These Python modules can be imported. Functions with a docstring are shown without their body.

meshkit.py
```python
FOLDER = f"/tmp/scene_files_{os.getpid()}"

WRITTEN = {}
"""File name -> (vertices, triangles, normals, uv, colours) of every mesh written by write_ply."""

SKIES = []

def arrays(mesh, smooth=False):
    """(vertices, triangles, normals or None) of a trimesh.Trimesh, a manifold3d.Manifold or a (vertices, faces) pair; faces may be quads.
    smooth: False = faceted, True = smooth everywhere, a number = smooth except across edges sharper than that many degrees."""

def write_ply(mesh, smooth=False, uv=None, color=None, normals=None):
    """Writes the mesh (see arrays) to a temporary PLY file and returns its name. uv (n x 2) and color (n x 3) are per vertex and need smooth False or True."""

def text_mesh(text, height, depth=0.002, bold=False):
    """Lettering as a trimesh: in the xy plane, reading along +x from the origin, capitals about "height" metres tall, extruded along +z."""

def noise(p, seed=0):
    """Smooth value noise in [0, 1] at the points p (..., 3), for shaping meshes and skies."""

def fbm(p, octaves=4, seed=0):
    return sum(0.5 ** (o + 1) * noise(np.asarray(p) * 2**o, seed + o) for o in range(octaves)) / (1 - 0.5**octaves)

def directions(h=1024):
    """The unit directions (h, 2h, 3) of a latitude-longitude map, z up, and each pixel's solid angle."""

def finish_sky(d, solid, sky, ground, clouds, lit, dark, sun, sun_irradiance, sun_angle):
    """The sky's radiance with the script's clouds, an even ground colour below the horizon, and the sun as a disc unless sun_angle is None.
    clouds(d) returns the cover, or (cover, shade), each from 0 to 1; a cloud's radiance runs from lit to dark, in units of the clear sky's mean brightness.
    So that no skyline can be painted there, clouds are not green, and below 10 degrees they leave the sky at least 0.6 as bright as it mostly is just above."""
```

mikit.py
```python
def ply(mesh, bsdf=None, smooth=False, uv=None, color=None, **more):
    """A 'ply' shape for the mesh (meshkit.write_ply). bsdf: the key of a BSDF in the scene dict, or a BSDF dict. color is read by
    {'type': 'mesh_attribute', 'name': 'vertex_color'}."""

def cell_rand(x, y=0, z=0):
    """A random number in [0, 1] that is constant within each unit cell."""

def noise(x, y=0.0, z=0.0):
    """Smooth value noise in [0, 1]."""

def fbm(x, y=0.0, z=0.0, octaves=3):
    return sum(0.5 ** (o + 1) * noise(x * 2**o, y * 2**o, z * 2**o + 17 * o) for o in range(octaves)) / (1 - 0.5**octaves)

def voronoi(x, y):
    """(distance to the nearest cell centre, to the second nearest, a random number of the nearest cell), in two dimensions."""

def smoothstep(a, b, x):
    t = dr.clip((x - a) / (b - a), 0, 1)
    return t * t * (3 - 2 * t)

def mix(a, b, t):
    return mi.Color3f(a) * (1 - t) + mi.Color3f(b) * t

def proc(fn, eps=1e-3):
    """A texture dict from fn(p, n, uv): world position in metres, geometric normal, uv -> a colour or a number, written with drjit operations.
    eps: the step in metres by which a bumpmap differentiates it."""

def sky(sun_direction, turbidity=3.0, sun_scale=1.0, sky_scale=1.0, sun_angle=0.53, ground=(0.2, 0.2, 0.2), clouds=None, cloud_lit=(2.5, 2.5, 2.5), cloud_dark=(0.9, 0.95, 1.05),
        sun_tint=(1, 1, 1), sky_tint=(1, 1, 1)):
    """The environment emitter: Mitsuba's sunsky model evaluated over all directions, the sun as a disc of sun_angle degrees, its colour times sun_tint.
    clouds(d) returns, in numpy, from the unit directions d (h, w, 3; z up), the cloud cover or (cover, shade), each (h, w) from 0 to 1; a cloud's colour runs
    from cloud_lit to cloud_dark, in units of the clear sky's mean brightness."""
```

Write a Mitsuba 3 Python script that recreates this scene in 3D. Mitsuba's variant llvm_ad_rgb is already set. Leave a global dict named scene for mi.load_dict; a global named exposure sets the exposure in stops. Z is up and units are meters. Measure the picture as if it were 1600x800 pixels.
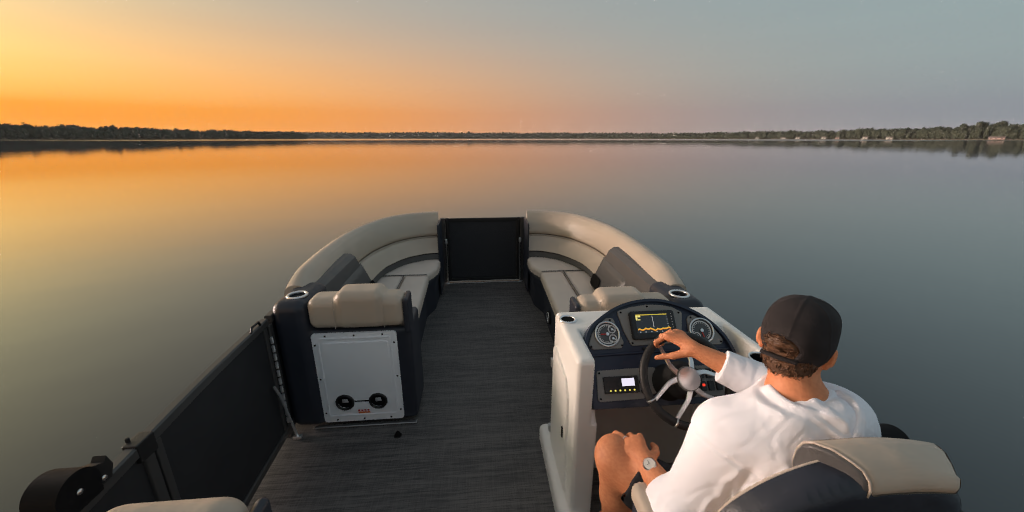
import math, random
import numpy as np
import drjit as dr
import mitsuba as mi
import trimesh, manifold3d, shapely
import shapely.geometry as sg
from scipy.spatial import Delaunay
from scipy.sparse import coo_matrix
from scipy.interpolate import CubicSpline
import mikit, meshkit
from mikit import proc, noise, fbm, smoothstep, mix

T = mi.ScalarTransform4f
scene, labels = {}, {}
rng = np.random.default_rng(7)

# ---------------------------------------------------------------- camera, sky, exposure
# boat frame: x to starboard, y to the bow, z up, the deck at z = 0, the lake at z = -0.55
WATER_Z = -0.55
HAZE = 0.6e-4
YAW, PITCH = math.radians(5.0), math.atan(184 / 600.0)
look = np.array([math.sin(YAW) * math.cos(PITCH), math.cos(YAW) * math.cos(PITCH), -math.sin(PITCH)])
EYE = np.array([0.0, 0.0, 1.65])
exposure = 4.75
SUN = 0.43

SUN_AZ, SUN_EL = YAW + math.radians(-80.0), math.radians(7.5)
sun_dir = [math.sin(SUN_AZ) * math.cos(SUN_EL), math.cos(SUN_AZ) * math.cos(SUN_EL), math.sin(SUN_EL)]


def dusk_haze(d):
    """A thin veil of high haze over the whole sky: warm around the sun and low down, blue grey away from it."""
    el = np.degrees(np.arcsin(np.clip(d[..., 2], -1, 1)))
    az = np.degrees(np.arctan2(d[..., 0], d[..., 1]) - SUN_AZ)
    az = np.abs((az + 180) % 360 - 180)
    cover = np.clip(0.875 + 0.45 * np.exp(-el / 2.2), 0, 0.985)
    cover = cover + 0.02 * (meshkit.fbm(np.stack([d[..., 0] * 3, d[..., 1] * 3, d[..., 2] * 30], -1), 3, 5) - 0.5)
    warm = (0.78 * np.exp(-((np.maximum(el, 0) / 11.5) ** 3)) + 0.22 * np.exp(-el / 75.0)) * np.exp(-((az / 87.9) ** 3.57))
    return np.clip(cover, 0, 1), 1 - warm


scene['sky'] = mikit.sky(sun_dir, turbidity=8, sun_scale=SUN, sun_angle=15.0, sky_scale=0.74, clouds=dusk_haze,
                         sky_tint=(0.74, 1.02, 0.86), cloud_lit=(1.17, 0.382, 0.008), cloud_dark=(0.262, 0.300, 0.346),
                         sun_tint=(1.0, 1.6, 5.0), ground=(0.05, 0.05, 0.05))
scene['camera'] = {'type': 'perspective', 'fov': 2 * math.degrees(math.atan(800 / 600.0)), 'fov_axis': 'x', 'near_clip': 0.02, 'far_clip': 20000.0,
                   'to_world': T().look_at(origin=EYE.tolist(), target=(EYE + look).tolist(), up=[0, 0, 1])}


# ---------------------------------------------------------------- helpers
def free(key):
    """The key itself, or with the next three-digit number if it is taken."""
    def taken(k):
        return k in scene or any(x.startswith(k + '__') for x in scene) or k in labels
    if not taken(key):
        return key
    n = 1
    while taken(f'{key}_{n:03d}'):
        n += 1
    return f'{key}_{n:03d}'


def thing(name, label, category, group=None):
    key = free(name)
    labels[key] = {'label': label, 'category': category}
    if group:
        labels[key]['group'] = group
    return key


def put(parent, name, mesh, bsdf, smooth=False, label=None, **more):
    key = free(f'{parent}__{name}' if parent else name)
    scene[key] = mikit.ply(mesh, bsdf, smooth=smooth, **more)
    if label:
        labels[key] = {'label': label}
    return key


def structure(key, mesh, bsdf, smooth=False, kind='structure', label=None, category=None, **more):
    scene[key] = mikit.ply(mesh, bsdf, smooth=smooth, **more)
    labels[key] = {'kind': kind}
    if label:
        labels[key]['label'] = label
    if category:
        labels[key]['category'] = category


def cat(*ms):
    out = []
    for m in ms:
        out += list(m) if isinstance(m, (list, tuple)) else [m]
    return trimesh.util.concatenate(out)


def tm(man):
    m = man.to_mesh()
    return trimesh.Trimesh(np.array(m.vert_properties[:, :3]), np.array(m.tri_verts), process=False)


def rbox(x0, x1, y0, y1, z0, z1, r=0.01, seg=12):
    """A box with rounded edges."""
    r = min(r, (x1 - x0) / 2.001, (y1 - y0) / 2.001, (z1 - z0) / 2.001)
    s = manifold3d.Manifold.sphere(r, seg)
    return tm(manifold3d.Manifold.batch_hull([s.translate([x, y, z]) for x in (x0 + r, x1 - r) for y in (y0 + r, y1 - r) for z in (z0 + r, z1 - r)]))


def box(x0, x1, y0, y1, z0, z1):
    b = trimesh.creation.box([x1 - x0, y1 - y0, z1 - z0])
    b.apply_translation([(x0 + x1) / 2, (y0 + y1) / 2, (z0 + z1) / 2])
    return b


def frames(P, up=(0, 0, 1)):
    P = np.asarray(P, float)
    t = np.gradient(P, axis=0)
    t /= np.linalg.norm(t, axis=1, keepdims=True)
    s = np.cross(t, up)
    s /= np.linalg.norm(s, axis=1, keepdims=True) + 1e-12
    return t, s, np.cross(s, t)


def tube(P, r, sides=12, up=(0, 0, 1), closed=False):
    P = np.asarray(P, float)
    r = np.broadcast_to(r, (len(P),))
    t, s, u = frames(P, up)
    if closed:
        t = np.roll(P, -1, 0) - np.roll(P, 1, 0)
        t /= np.linalg.norm(t, axis=1, keepdims=True)
        s = np.cross(t, up); s /= np.linalg.norm(s, axis=1, keepdims=True)
        u = np.cross(s, t)
    a = np.arange(sides) * 2 * np.pi / sides
    v = P[:, None] + r[:, None, None] * (np.cos(a)[None, :, None] * s[:, None] + np.sin(a)[None, :, None] * u[:, None])
    return grid_mesh(v, closed, True)


def grid_mesh(v, closed_u=False, caps=True):
    """Rings (n, m, 3) joined to a skin, every ring closed."""
    n, m = v.shape[:2]
    iu = np.arange(n if closed_u else n - 1)
    i, j = np.meshgrid(iu, np.arange(m), indexing='ij')
    i2, j2 = (i + 1) % n, (j + 1) % m
    f = np.concatenate([np.stack([i * m + j, i2 * m + j, i2 * m + j2], -1).reshape(-1, 3), np.stack([i * m + j, i2 * m + j2, i * m + j2], -1).reshape(-1, 3)])
    V = v.reshape(-1, 3)
    if caps and not closed_u:
        c0, c1 = len(V), len(V) + 1
        V = np.vstack([V, v[0].mean(0), v[-1].mean(0)])
        k = np.arange(m)
        f = np.vstack([f, np.stack([np.full(m, c0), k, (k + 1) % m], -1), np.stack([np.full(m, c1), (n - 1) * m + (k + 1) % m, (n - 1) * m + k], -1)])
    M = trimesh.Trimesh(V, f, process=False)
    if M.volume < 0:
        M.invert()
    return M


def sweep(path, profile, closed_profile=True):
    """profile: (m, 2) of (sideways, up) offsets, or a function of t in [0, 1] giving it, swept along the path (n, 3). sideways is to the right of travel."""
    P = np.asarray(path, float)
    t, s, u = frames(P)
    rings = []
    for k in range(len(P)):
        pr = np.asarray(profile(k / (len(P) - 1)) if callable(profile) else profile, float)
        rings.append(P[k] + pr[:, :1] * s[k] + pr[:, 1:] * np.array([0, 0, 1.0]))
    v = np.array(rings)
    n, m = v.shape[:2]
    M = grid_mesh(v, False, False)
    # end caps as proper polygons (profiles may be concave)
    pr0 = np.asarray(profile(0) if callable(profile) else profile, float)
    pr1 = np.asarray(profile(1.0) if callable(profile) else profile, float)
    f = list(map(list, M.faces))
    for pr, off in ((pr0, 0), (pr1, (n - 1) * m)):
        _, tri = trimesh.creation.triangulate_polygon(sg.Polygon(pr), engine='earcut')
        if len(_) == m:
            f += [[off + a for a in q] for q in tri]
        else:
            f += [[off, off + a, off + a + 1] for a in range(1, m - 1)]
    M2 = trimesh.Trimesh(v.reshape(-1, 3), np.array(f), process=False)
    trimesh.repair.fix_normals(M2)
    return M2


def spline(pts, n, closed=False):
    p = np.asarray(pts, float)
    if closed:
        p = np.vstack([p, p[:1]])
    d = np.r_[0, np.cumsum(np.linalg.norm(np.diff(p, axis=0), axis=1))]
    cs = CubicSpline(d, p, bc_type='periodic' if closed else 'natural')
    return cs(np.linspace(0, d[-1], n, endpoint=not closed))


def prism(poly, z0, z1, bevel=0.0):
    """A polygon in xy extruded along z with a chamfered top edge."""
    if bevel <= 0:
        m = trimesh.creation.extrude_polygon(poly, z1 - z0, engine='earcut')
        m.apply_translation([0, 0, z0])
        return m
    cs = manifold3d.CrossSection([np.asarray(g.exterior.coords)[:-1] for g in [sg.polygon.orient(poly)]])
    body = manifold3d.Manifold.extrude(cs, z1 - z0 - bevel).translate([0, 0, z0])
    parts = [body]
    for k in range(1, 4):
        a0 = (k - 1) / 3 * np.pi / 2
        a = k / 3 * np.pi / 2
        c = cs.offset(-bevel * (1 - math.cos(a)) - 1e-5, manifold3d.JoinType.Round)
        if not c.is_empty():
            parts.append(manifold3d.Manifold.extrude(c, z1 - bevel - z0 + bevel * math.sin(a)).translate([0, 0, z0]))
    return tm(manifold3d.Manifold.batch_boolean(parts, manifold3d.OpType.Add))


def plate(poly, normal_o, ax, ay, t0, t1, bevel=0.0):
    """A prism laid in the plane through normal_o with axes ax, ay; t0..t1 along ax x ay."""
    m = prism(poly, t0, t1, bevel)
    n = np.cross(ax, ay)
    M = np.eye(4)
    M[:3, 0], M[:3, 1], M[:3, 2], M[:3, 3] = ax, ay, n, normal_o
    m.apply_transform(M)
    return m


def circle(cx, cy, r, n=28):
    a = np.arange(n) * 2 * np.pi / n
    return sg.Polygon(np.c_[cx + r * np.cos(a), cy + r * np.sin(a)])


def rrect(x0, x1, y0, y1, r):
    return sg.box(x0 + r, y0 + r, x1 - r, y1 - r).buffer(r, quad_segs=5)


def cushion(poly, z0, z1, r=0.03, crown=0.012, step=0.022):
    """An upholstered cushion over a polygon: rounded top edges, a slightly crowned top."""
    ring = sg.polygon.orient(poly).exterior
    pts, hs = [], []
    for k, a in enumerate(np.linspace(0, np.pi / 2, 5)):
        inset = poly.buffer(-r * (1 - math.cos(a)) - (0 if k == 0 else 1e-4)) if k else poly
        for g in getattr(inset, 'geoms', [inset]):
            if g.is_empty:
                continue
            n = max(8, int(g.exterior.length / step))
            pts += [g.exterior.interpolate(t, normalized=True).coords[0] for t in np.arange(n) / n]
    x0, y0, x1, y1 = poly.bounds
    X, Y = np.meshgrid(np.arange(x0, x1, step), np.arange(y0, y1, step))
    inner = poly.buffer(-r * 1.05)
    if not inner.is_empty:
        q = np.c_[X.ravel(), Y.ravel()]
        q = q[shapely.contains_xy(inner, q[:, 0], q[:, 1])]
        pts += q.tolist()
    pts = np.array(pts)
    dist = shapely.distance(shapely.points(pts), poly.exterior)
    tt = np.clip(dist / r, 0, 1)
    h = r * np.sqrt(np.clip(1 - (1 - tt) ** 2, 0, 1)) + crown * (1 - np.exp(-dist / 0.06))
    h += 0.0016 * (meshkit.fbm(np.c_[pts * 9, np.zeros(len(pts))], 3, 3) - 0.5) * np.clip(dist / 0.05, 0, 1)
    z = z1 - r - crown + h
    tri = Delaunay(pts).simplices
    cen = pts[tri].mean(1)
    tri = tri[shapely.contains_xy(poly.buffer(1e-6), cen[:, 0], cen[:, 1])]
    top = trimesh.Trimesh(np.c_[pts, z], tri, process=False)
    top.faces[top.face_normals[:, 2] < 0] = top.faces[top.face_normals[:, 2] < 0][:, ::-1]
    n = max(8, int(ring.length / step))
    b = np.array([ring.interpolate(t, normalized=True).coords[0] for t in np.arange(n) / n])
    zt, wall = z1 - r - crown, []
    v = np.vstack([np.c_[b, np.full(n, zt)], np.c_[b, np.full(n, z0)]])
    k = np.arange(n)
    f = np.vstack([np.stack([k, k + n, (k + 1) % n + n], -1), np.stack([k, (k + 1) % n + n, (k + 1) % n], -1)])
    m = trimesh.util.concatenate([trimesh.Trimesh(top.vertices, top.faces, process=False), trimesh.Trimesh(v, f, process=False)])
    m.merge_vertices(digits_vertex=5)
    return m


# ---- signed distance fields, for soft and moulded shapes and for the body
class Field:
    def __init__(self, lo, hi, h):
        self.lo, self.h = np.asarray(lo, float), h
        self.n = np.ceil((np.asarray(hi, float) - self.lo) / h).astype(int) + 1
        self.F = np.full(self.n, 0.05, np.float32)

    def window(self, lo, hi):
        a = np.clip(np.floor((np.asarray(lo) - self.lo) / self.h).astype(int), 0, self.n - 1)
        b = np.clip(np.ceil((np.asarray(hi) - self.lo) / self.h).astype(int) + 1, 1, self.n)
        sl = tuple(slice(x, y) for x, y in zip(a, b))
        g = [(self.lo[k] + self.h * np.arange(a[k], b[k])).astype(np.float32) for k in range(3)]
        return sl, g[0][:, None, None], g[1][None, :, None], g[2][None, None, :]

    def add(self, fn, lo, hi, k=0.0):
        sl, x, y, z = self.window(np.asarray(lo) - k - 0.02, np.asarray(hi) + k + 0.02)
        d, F = fn(x, y, z), self.F[sl]
        if k > 0:
            e = np.maximum(k - np.abs(d - F), 0) / k
            self.F[sl] = np.minimum(d, F) - e * e * k * 0.25
        else:
            self.F[sl] = np.minimum(d, F)
        return self

    def cut(self, fn, lo, hi, k=0.0):
        sl, x, y, z = self.window(lo, hi)
        d, F = -fn(x, y, z), self.F[sl]
        e = np.maximum(k - np.abs(d - F), 0) / k if k > 0 else 0
        self.F[sl] = np.maximum(d, F) + e * e * k * 0.25
        return self

    def cone(self, a, b, ra, rb=None, k=0.0):
        rb = ra if rb is None else rb
        a, b = np.asarray(a, np.float32), np.asarray(b, np.float32)
        ab = b - a
        L = float(ab @ ab) + 1e-12

        def fn(x, y, z):
            t = np.clip(((x - a[0]) * ab[0] + (y - a[1]) * ab[1] + (z - a[2]) * ab[2]) / L, 0, 1)
            return np.sqrt((x - a[0] - t * ab[0]) ** 2 + (y - a[1] - t * ab[1]) ** 2 + (z - a[2] - t * ab[2]) ** 2) - (ra + t * (rb - ra))
        R = max(ra, rb)
        return self.add(fn, np.minimum(a, b) - R, np.maximum(a, b) + R, k)

    def ell(self, c, axes, r, k=0.0, cut=False):
        """Ellipsoid with unit axes (rows) and radii r."""
        A, c = np.asarray(axes, np.float32), np.asarray(c, np.float32)

        def fn(x, y, z):
            q = [((x - c[0]) * A[i, 0] + (y - c[1]) * A[i, 1] + (z - c[2]) * A[i, 2]) / r[i] for i in range(3)]
            k0 = np.sqrt(q[0] ** 2 + q[1] ** 2 + q[2] ** 2)
            k1 = np.sqrt((q[0] / r[0]) ** 2 + (q[1] / r[1]) ** 2 + (q[2] / r[2]) ** 2)
            return k0 * (k0 - 1) / np.maximum(k1, 1e-6)
        R = max(r)
        return (self.cut if cut else self.add)(fn, c - R, c + R, k)

    def rb(self, x0, x1, y0, y1, z0, z1, r=0.02, k=0.0, cut=False):
        c = np.array([x0 + x1, y0 + y1, z0 + z1]) / 2
        e = np.array([x1 - x0, y1 - y0, z1 - z0]) / 2 - r

        def fn(x, y, z):
            q = [np.abs(v - c[i]) - e[i] for i, v in enumerate((x, y, z))]
            return np.sqrt(np.maximum(q[0], 0) ** 2 + np.maximum(q[1], 0) ** 2 + np.maximum(q[2], 0) ** 2) + np.minimum(np.maximum(q[0], np.maximum(q[1], q[2])), 0) - r
        return (self.cut if cut else self.add)(fn, [x0 - 0.03, y0 - 0.03, z0 - 0.03], [x1 + 0.03, y1 + 0.03, z1 + 0.03], k)

    def mesh(self, smooth=0):
        m = nets(self.F, self.lo, self.h)
        if smooth:
            e = m.edges_unique
            n = len(m.vertices)
            A = coo_matrix((np.ones(2 * len(e)), (np.r_[e[:, 0], e[:, 1]], np.r_[e[:, 1], e[:, 0]])), (n, n)).tocsr()
            deg = np.maximum(np.asarray(A.sum(1)), 1)
            v = np.array(m.vertices)
            for k in range(2 * smooth):
                v = v + (0.5 if k % 2 == 0 else -0.48) * (A @ v / deg - v)
            m = trimesh.Trimesh(v, m.faces, process=False)
        return m


def nets(F, lo, h):
    """Surface nets: the zero surface of a grid of signed distances as a mesh."""
    S = F < 0
    c = np.zeros(tuple(np.array(F.shape) - 1), np.uint8)
    for a in (0, 1):
        for b in (0, 1):
            for d in (0, 1):
                c += S[a:F.shape[0] - 1 + a, b:F.shape[1] - 1 + b, d:F.shape[2] - 1 + d]
    idx = np.argwhere((c > 0) & (c < 8))
    off = np.array([[a, b, d] for a in (0, 1) for b in (0, 1) for d in (0, 1)])
    val = np.stack([F[tuple((idx + o).T)] for o in off], 1).astype(float)
    acc, cnt = np.zeros((len(idx), 3)), np.zeros(len(idx))
    for i in range(8):
        for j in range(i + 1, 8):
            if np.abs(off[i] - off[j]).sum() == 1:
                m = (val[:, i] < 0) != (val[:, j] < 0)
                t = val[m, i] / (val[m, i] - val[m, j])
                acc[m] += off[i] + t[:, None] * (off[j] - off[i])
                cnt[m] += 1
    V = np.asarray(lo) + h * (idx + acc / cnt[:, None])
    num = np.full(c.shape, -1, np.int32)
    num[tuple(idx.T)] = np.arange(len(idx))
    faces = []
    for ax in range(3):
        b1, b2 = [(1, 2), (2, 0), (0, 1)][ax]
        sl0 = [slice(1, -1)] * 3
        sl0[ax] = slice(0, -1)
        sl1 = list(sl0)
        sl1[ax] = slice(1, None)
        A, B = S[tuple(sl0)], S[tuple(sl1)]
        e = np.argwhere(A != B)
        if not len(e):
            continue
        inside = A[tuple(e.T)]
        e = e + np.array([0 if k == ax else 1 for k in range(3)])
        d1, d2 = np.eye(3, dtype=int)[b1], np.eye(3, dtype=int)[b2]
        q = np.stack([num[tuple((e - o).T)] for o in (d1 + d2, d2, 0 * d1, d1)], 1)
        q[~inside] = q[~inside][:, ::-1]
        q = q[(q >= 0).all(1)]
        faces += [q[:, [0, 1, 2]], q[:, [0, 2, 3]]]
    return trimesh.Trimesh(V, np.vstack(faces), process=False)


# ---------------------------------------------------------------- materials
def mat(key, color, rough=0.5, spec=0.5, metallic=0.0, bump=None, bump_scale=0.001, eps=1e-3, **more):
    col = color if isinstance(color, dict) else {'type': 'rgb', 'value': list(color)}
    r = rough if isinstance(rough, dict) else float(rough)
    b = {'type': 'principled', 'base_color': col, 'roughness': r, 'metallic': float(metallic), 'specular': float(spec), **more}
    if bump is not None:
        b = {'type': 'bumpmap', 'arbitrary': proc(bump, eps=eps), 'scale': float(bump_scale), 'bsdf': b}
    scene[key] = {'type': 'twosided', 'bsdf': b}


def mottled(c, amount=0.06, s=6.0):
    c = np.array(c)
    return proc(lambda p, n, uv: mix((c * (1 - amount)).tolist(), (c * (1 + amount)).tolist(), fbm(p.x * s, p.y * s, p.z * s, 3)))


def grain(p, n, uv):      # leather grain of the vinyl
    return 0.0006 * fbm(p.x * 260, p.y * 260, p.z * 260, 2) + 0.0055 * fbm(p.x * 8, p.y * 8, p.z * 8, 2) + 0.0024 * fbm(p.x * 30, p.y * 30, p.z * 30, 2)


mat('cream_vinyl', mottled((0.45, 0.375, 0.30), 0.05), 0.42, 0.45, bump=grain, bump_scale=1.0, eps=2e-3)
mat('grey_vinyl', mottled((0.55, 0.475, 0.415), 0.06), 0.45, 0.45, bump=grain, bump_scale=1.0, eps=2e-3)
mat('charcoal_vinyl', mottled((0.075, 0.074, 0.075), 0.1), 0.42, 0.45, bump=grain, bump_scale=1.0, eps=2e-3)
mat('navy_vinyl', mottled((0.022, 0.026, 0.038), 0.1), 0.42, 0.45, bump=grain, bump_scale=1.0, eps=2e-3)
mat('piping', (0.42, 0.36, 0.30), 0.5)
mat('white_gelcoat', mottled((0.82, 0.795, 0.75), 0.03, 3), 0.28, 0.5, clearcoat=0.3, clearcoat_gloss=0.9)
mat('white_panel', mottled((0.84, 0.85, 0.88), 0.03, 4), 0.4, 0.45)
mat('dash_navy', mottled((0.014, 0.021, 0.044), 0.15), 0.35, 0.5)
mat('dash_grey', mottled((0.20, 0.195, 0.185), 0.05, 20), 0.4, 0.5)
mat('black_plastic', (0.012, 0.012, 0.013), 0.38)
mat('black_matte', mottled((0.014, 0.014, 0.015), 0.15), 0.6, 0.35)
mat('bracket_black', (0.006, 0.006, 0.007), 0.7, 0.15)
mat('soft_black', mottled((0.018, 0.017, 0.017), 0.15, 30), 0.5, 0.4)
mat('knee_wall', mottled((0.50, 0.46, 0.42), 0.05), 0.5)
mat('steel', (0.72, 0.72, 0.72), 0.22, metallic=1.0)
mat('brushed', (0.84, 0.85, 0.87), 0.24, metallic=0.8)
mat('bright_rim', (0.80, 0.80, 0.80), 0.25, metallic=0.9)
mat('aluminium', (0.55, 0.55, 0.55), 0.4, metallic=1.0)
mat('rail_dark', (0.075, 0.073, 0.073), 0.38, metallic=0.4)
mat('fence_skin', mottled((0.020, 0.021, 0.024), 0.15, 8), 0.55, 0.4)
mat('mesh_panel', proc(lambda p, n, uv: mi.Color3f(0.030, 0.031, 0.036) * (0.7 + 0.6 * mikit.cell_rand(p.x * 260, p.z * 260))), 0.7, 0.3)
mat('gauge_face', (0.055, 0.06, 0.065), 0.3)
mat('gauge_ring', (0.55, 0.55, 0.55), 0.4)
mat('ink_white', (0.75, 0.75, 0.75), 0.5)
mat('ink_red', (0.55, 0.03, 0.02), 0.5)
mat('ink_orange', (0.7, 0.15, 0.03), 0.5)
mat('tag_grey', (0.30, 0.30, 0.30), 0.5)
mat('void_black', (0.006, 0.006, 0.006), 0.8, 0.1)


def weave(p, n, uv):
    """Woven vinyl flooring: short dark and light dashes that run athwart the deck, a fine thread over them."""
    row = dr.floor(p.y * 240)
    a = fbm(p.x * 5.0 + row * 7.3, row * 0.731, 0, 2)
    b = noise(p.x * 22.0 + row * 3.1, row * 1.37)
    wide = noise(p.x * 2.6, p.y * 46.0, 3) * 0.5 + noise(p.x * 5.5, p.y * 90.0, 9) * 0.5
    col = dr.floor(p.x * 240)
    c = noise(p.y * 16.0 + col * 5.1, col * 0.91)
    v = 0.32 * a + 0.24 * b + 0.30 * wide + 0.14 * c
    v = smoothstep(0.25, 0.75, v) + 0.22 * (fbm(p.x * 2.2, p.y * 2.2, 5.0, 3) - 0.5)
    return mix([0.046, 0.045, 0.046], [0.138, 0.129, 0.123], v)


mat('deck_weave', proc(weave), 0.62, 0.35, bump=lambda p, n, uv: 0.0006 * noise(p.x * 240, p.y * 240), bump_scale=1.0, eps=1e-3)


def skin_tone(p, n, uv):
    f = 0.6 * fbm(p.x * 38, p.y * 38, p.z * 38, 3) + 0.4 * smoothstep(0.3, 0.7, fbm(p.x * 150, p.y * 150, p.z * 150, 2))
    g = noise(p.x * 9, p.y * 9, p.z * 9)
    return mix(mix([0.48, 0.175, 0.075], [0.62, 0.275, 0.14], f), [0.62, 0.20, 0.10], 0.4 * g)


mat('skin', proc(skin_tone), 0.58, 0.28, bump=lambda p, n, uv: 0.0006 * fbm(p.x * 300, p.y * 300, p.z * 300, 2), bump_scale=1.0, eps=1e-3)
scene['shirt_cotton'] = {'type': 'twosided', 'bsdf': {'type': 'bumpmap', 'arbitrary': proc(lambda p, n, uv: 0.0042 * fbm(p.x * 27 + 0.6 * p.z * 27, p.y * 27, p.z * 17, 2) + 0.0018 * fbm(p.x * 75, p.y * 75, p.z * 75, 2), eps=2e-3), 'scale': 1.0,
                                                       'bsdf': {'type': 'diffuse', 'reflectance': mottled((0.84, 0.845, 0.90), 0.02, 12)}}}
mat('cap_cloth', mottled((0.022, 0.019, 0.020), 0.2, 40), 0.8, 0.2, sheen=0.15, bump=lambda p, n, uv: 0.0005 * noise(p.x * 600, p.y * 600, p.z * 600), bump_scale=1.0)
mat('hair_brown', proc(lambda p, n, uv: mix([0.035, 0.016, 0.008], [0.14, 0.065, 0.03], fbm(p.x * 60, p.y * 60, p.z * 260, 3))), 0.5, 0.4,
    bump=lambda p, n, uv: 0.003 * fbm(p.x * 120, p.y * 120, p.z * 420, 2), bump_scale=1.0, eps=1e-3)
mat('shorts_black', mottled((0.016, 0.017, 0.020), 0.2, 30), 0.8, 0.2)
mat('strap_leather', (0.03, 0.022, 0.018), 0.5)
mat('watch_dial', (0.62, 0.60, 0.55), 0.3)


def lamp(rgb):
    return {'type': 'area', 'radiance': {'type': 'rgb', 'value': [x / 2.0 ** exposure for x in rgb]}}


# ---------------------------------------------------------------- water
def ripples(p, n, uv):
    r = dr.sqrt(p.x * p.x + p.y * p.y)
    near = smoothstep(60.0, 5.0, r)
    swell = fbm(p.x * 0.05, p.y * 0.16, 2.0, 3) * 0.010
    small = fbm(p.x * 1.1, p.y * 2.1, 7.0, 3) * 0.0012 * (0.25 + near)
    return swell + small


def ruffled(p, n, uv):
    """Calm by the boat, ruffled by a breath of wind in long streaks far out."""
    r = dr.sqrt(p.x * p.x + p.y * p.y)
    far = smoothstep(420.0, 640.0, r + 90 * (noise(p.x * 0.004, p.y * 0.02) - 0.5))
    return 0.04 + 0.03 * noise(p.x * 0.01, p.y * 0.06, 4) + 0.18 * far


scene['lake'] = {'type': 'twosided', 'bsdf': {'type': 'bumpmap', 'arbitrary': proc(ripples, eps=0.02), 'scale': 1.0, 'bsdf': {
    'type': 'blendbsdf', 'weight': 0.95,
    'a': {'type': 'diffuse', 'reflectance': {'type': 'rgb', 'value': [0.03, 0.08, 0.15]}},
    'b': {'type': 'roughconductor', 'alpha': proc(lambda p, n, uv: dr.square(ruffled(p, n, uv))), 'eta': 1.0, 'k': 0.46}}}}
rings = np.array([0.0, 4, 12, 40, 120, 400, 1000, 2340])
seg = 96
ang = np.arange(seg) * 2 * np.pi / seg
wv = np.array([[r * math.cos(a), r * math.sin(a), WATER_Z] for r in rings[1:] for a in ang] + [[0, 0, WATER_Z]])
wf = [[len(wv) - 1, k, (k + 1) % seg] for k in range(seg)]
for i in range(len(rings) - 2):
    for k in range(seg):
        a, b, c, d = i * seg + k, i * seg + (k + 1) % seg, (i + 1) * seg + k, (i + 1) * seg + (k + 1) % seg
        wf += [[a, c, d], [a, d, b]]
structure('water', trimesh.Trimesh(wv, wf, process=False), 'lake')

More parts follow.
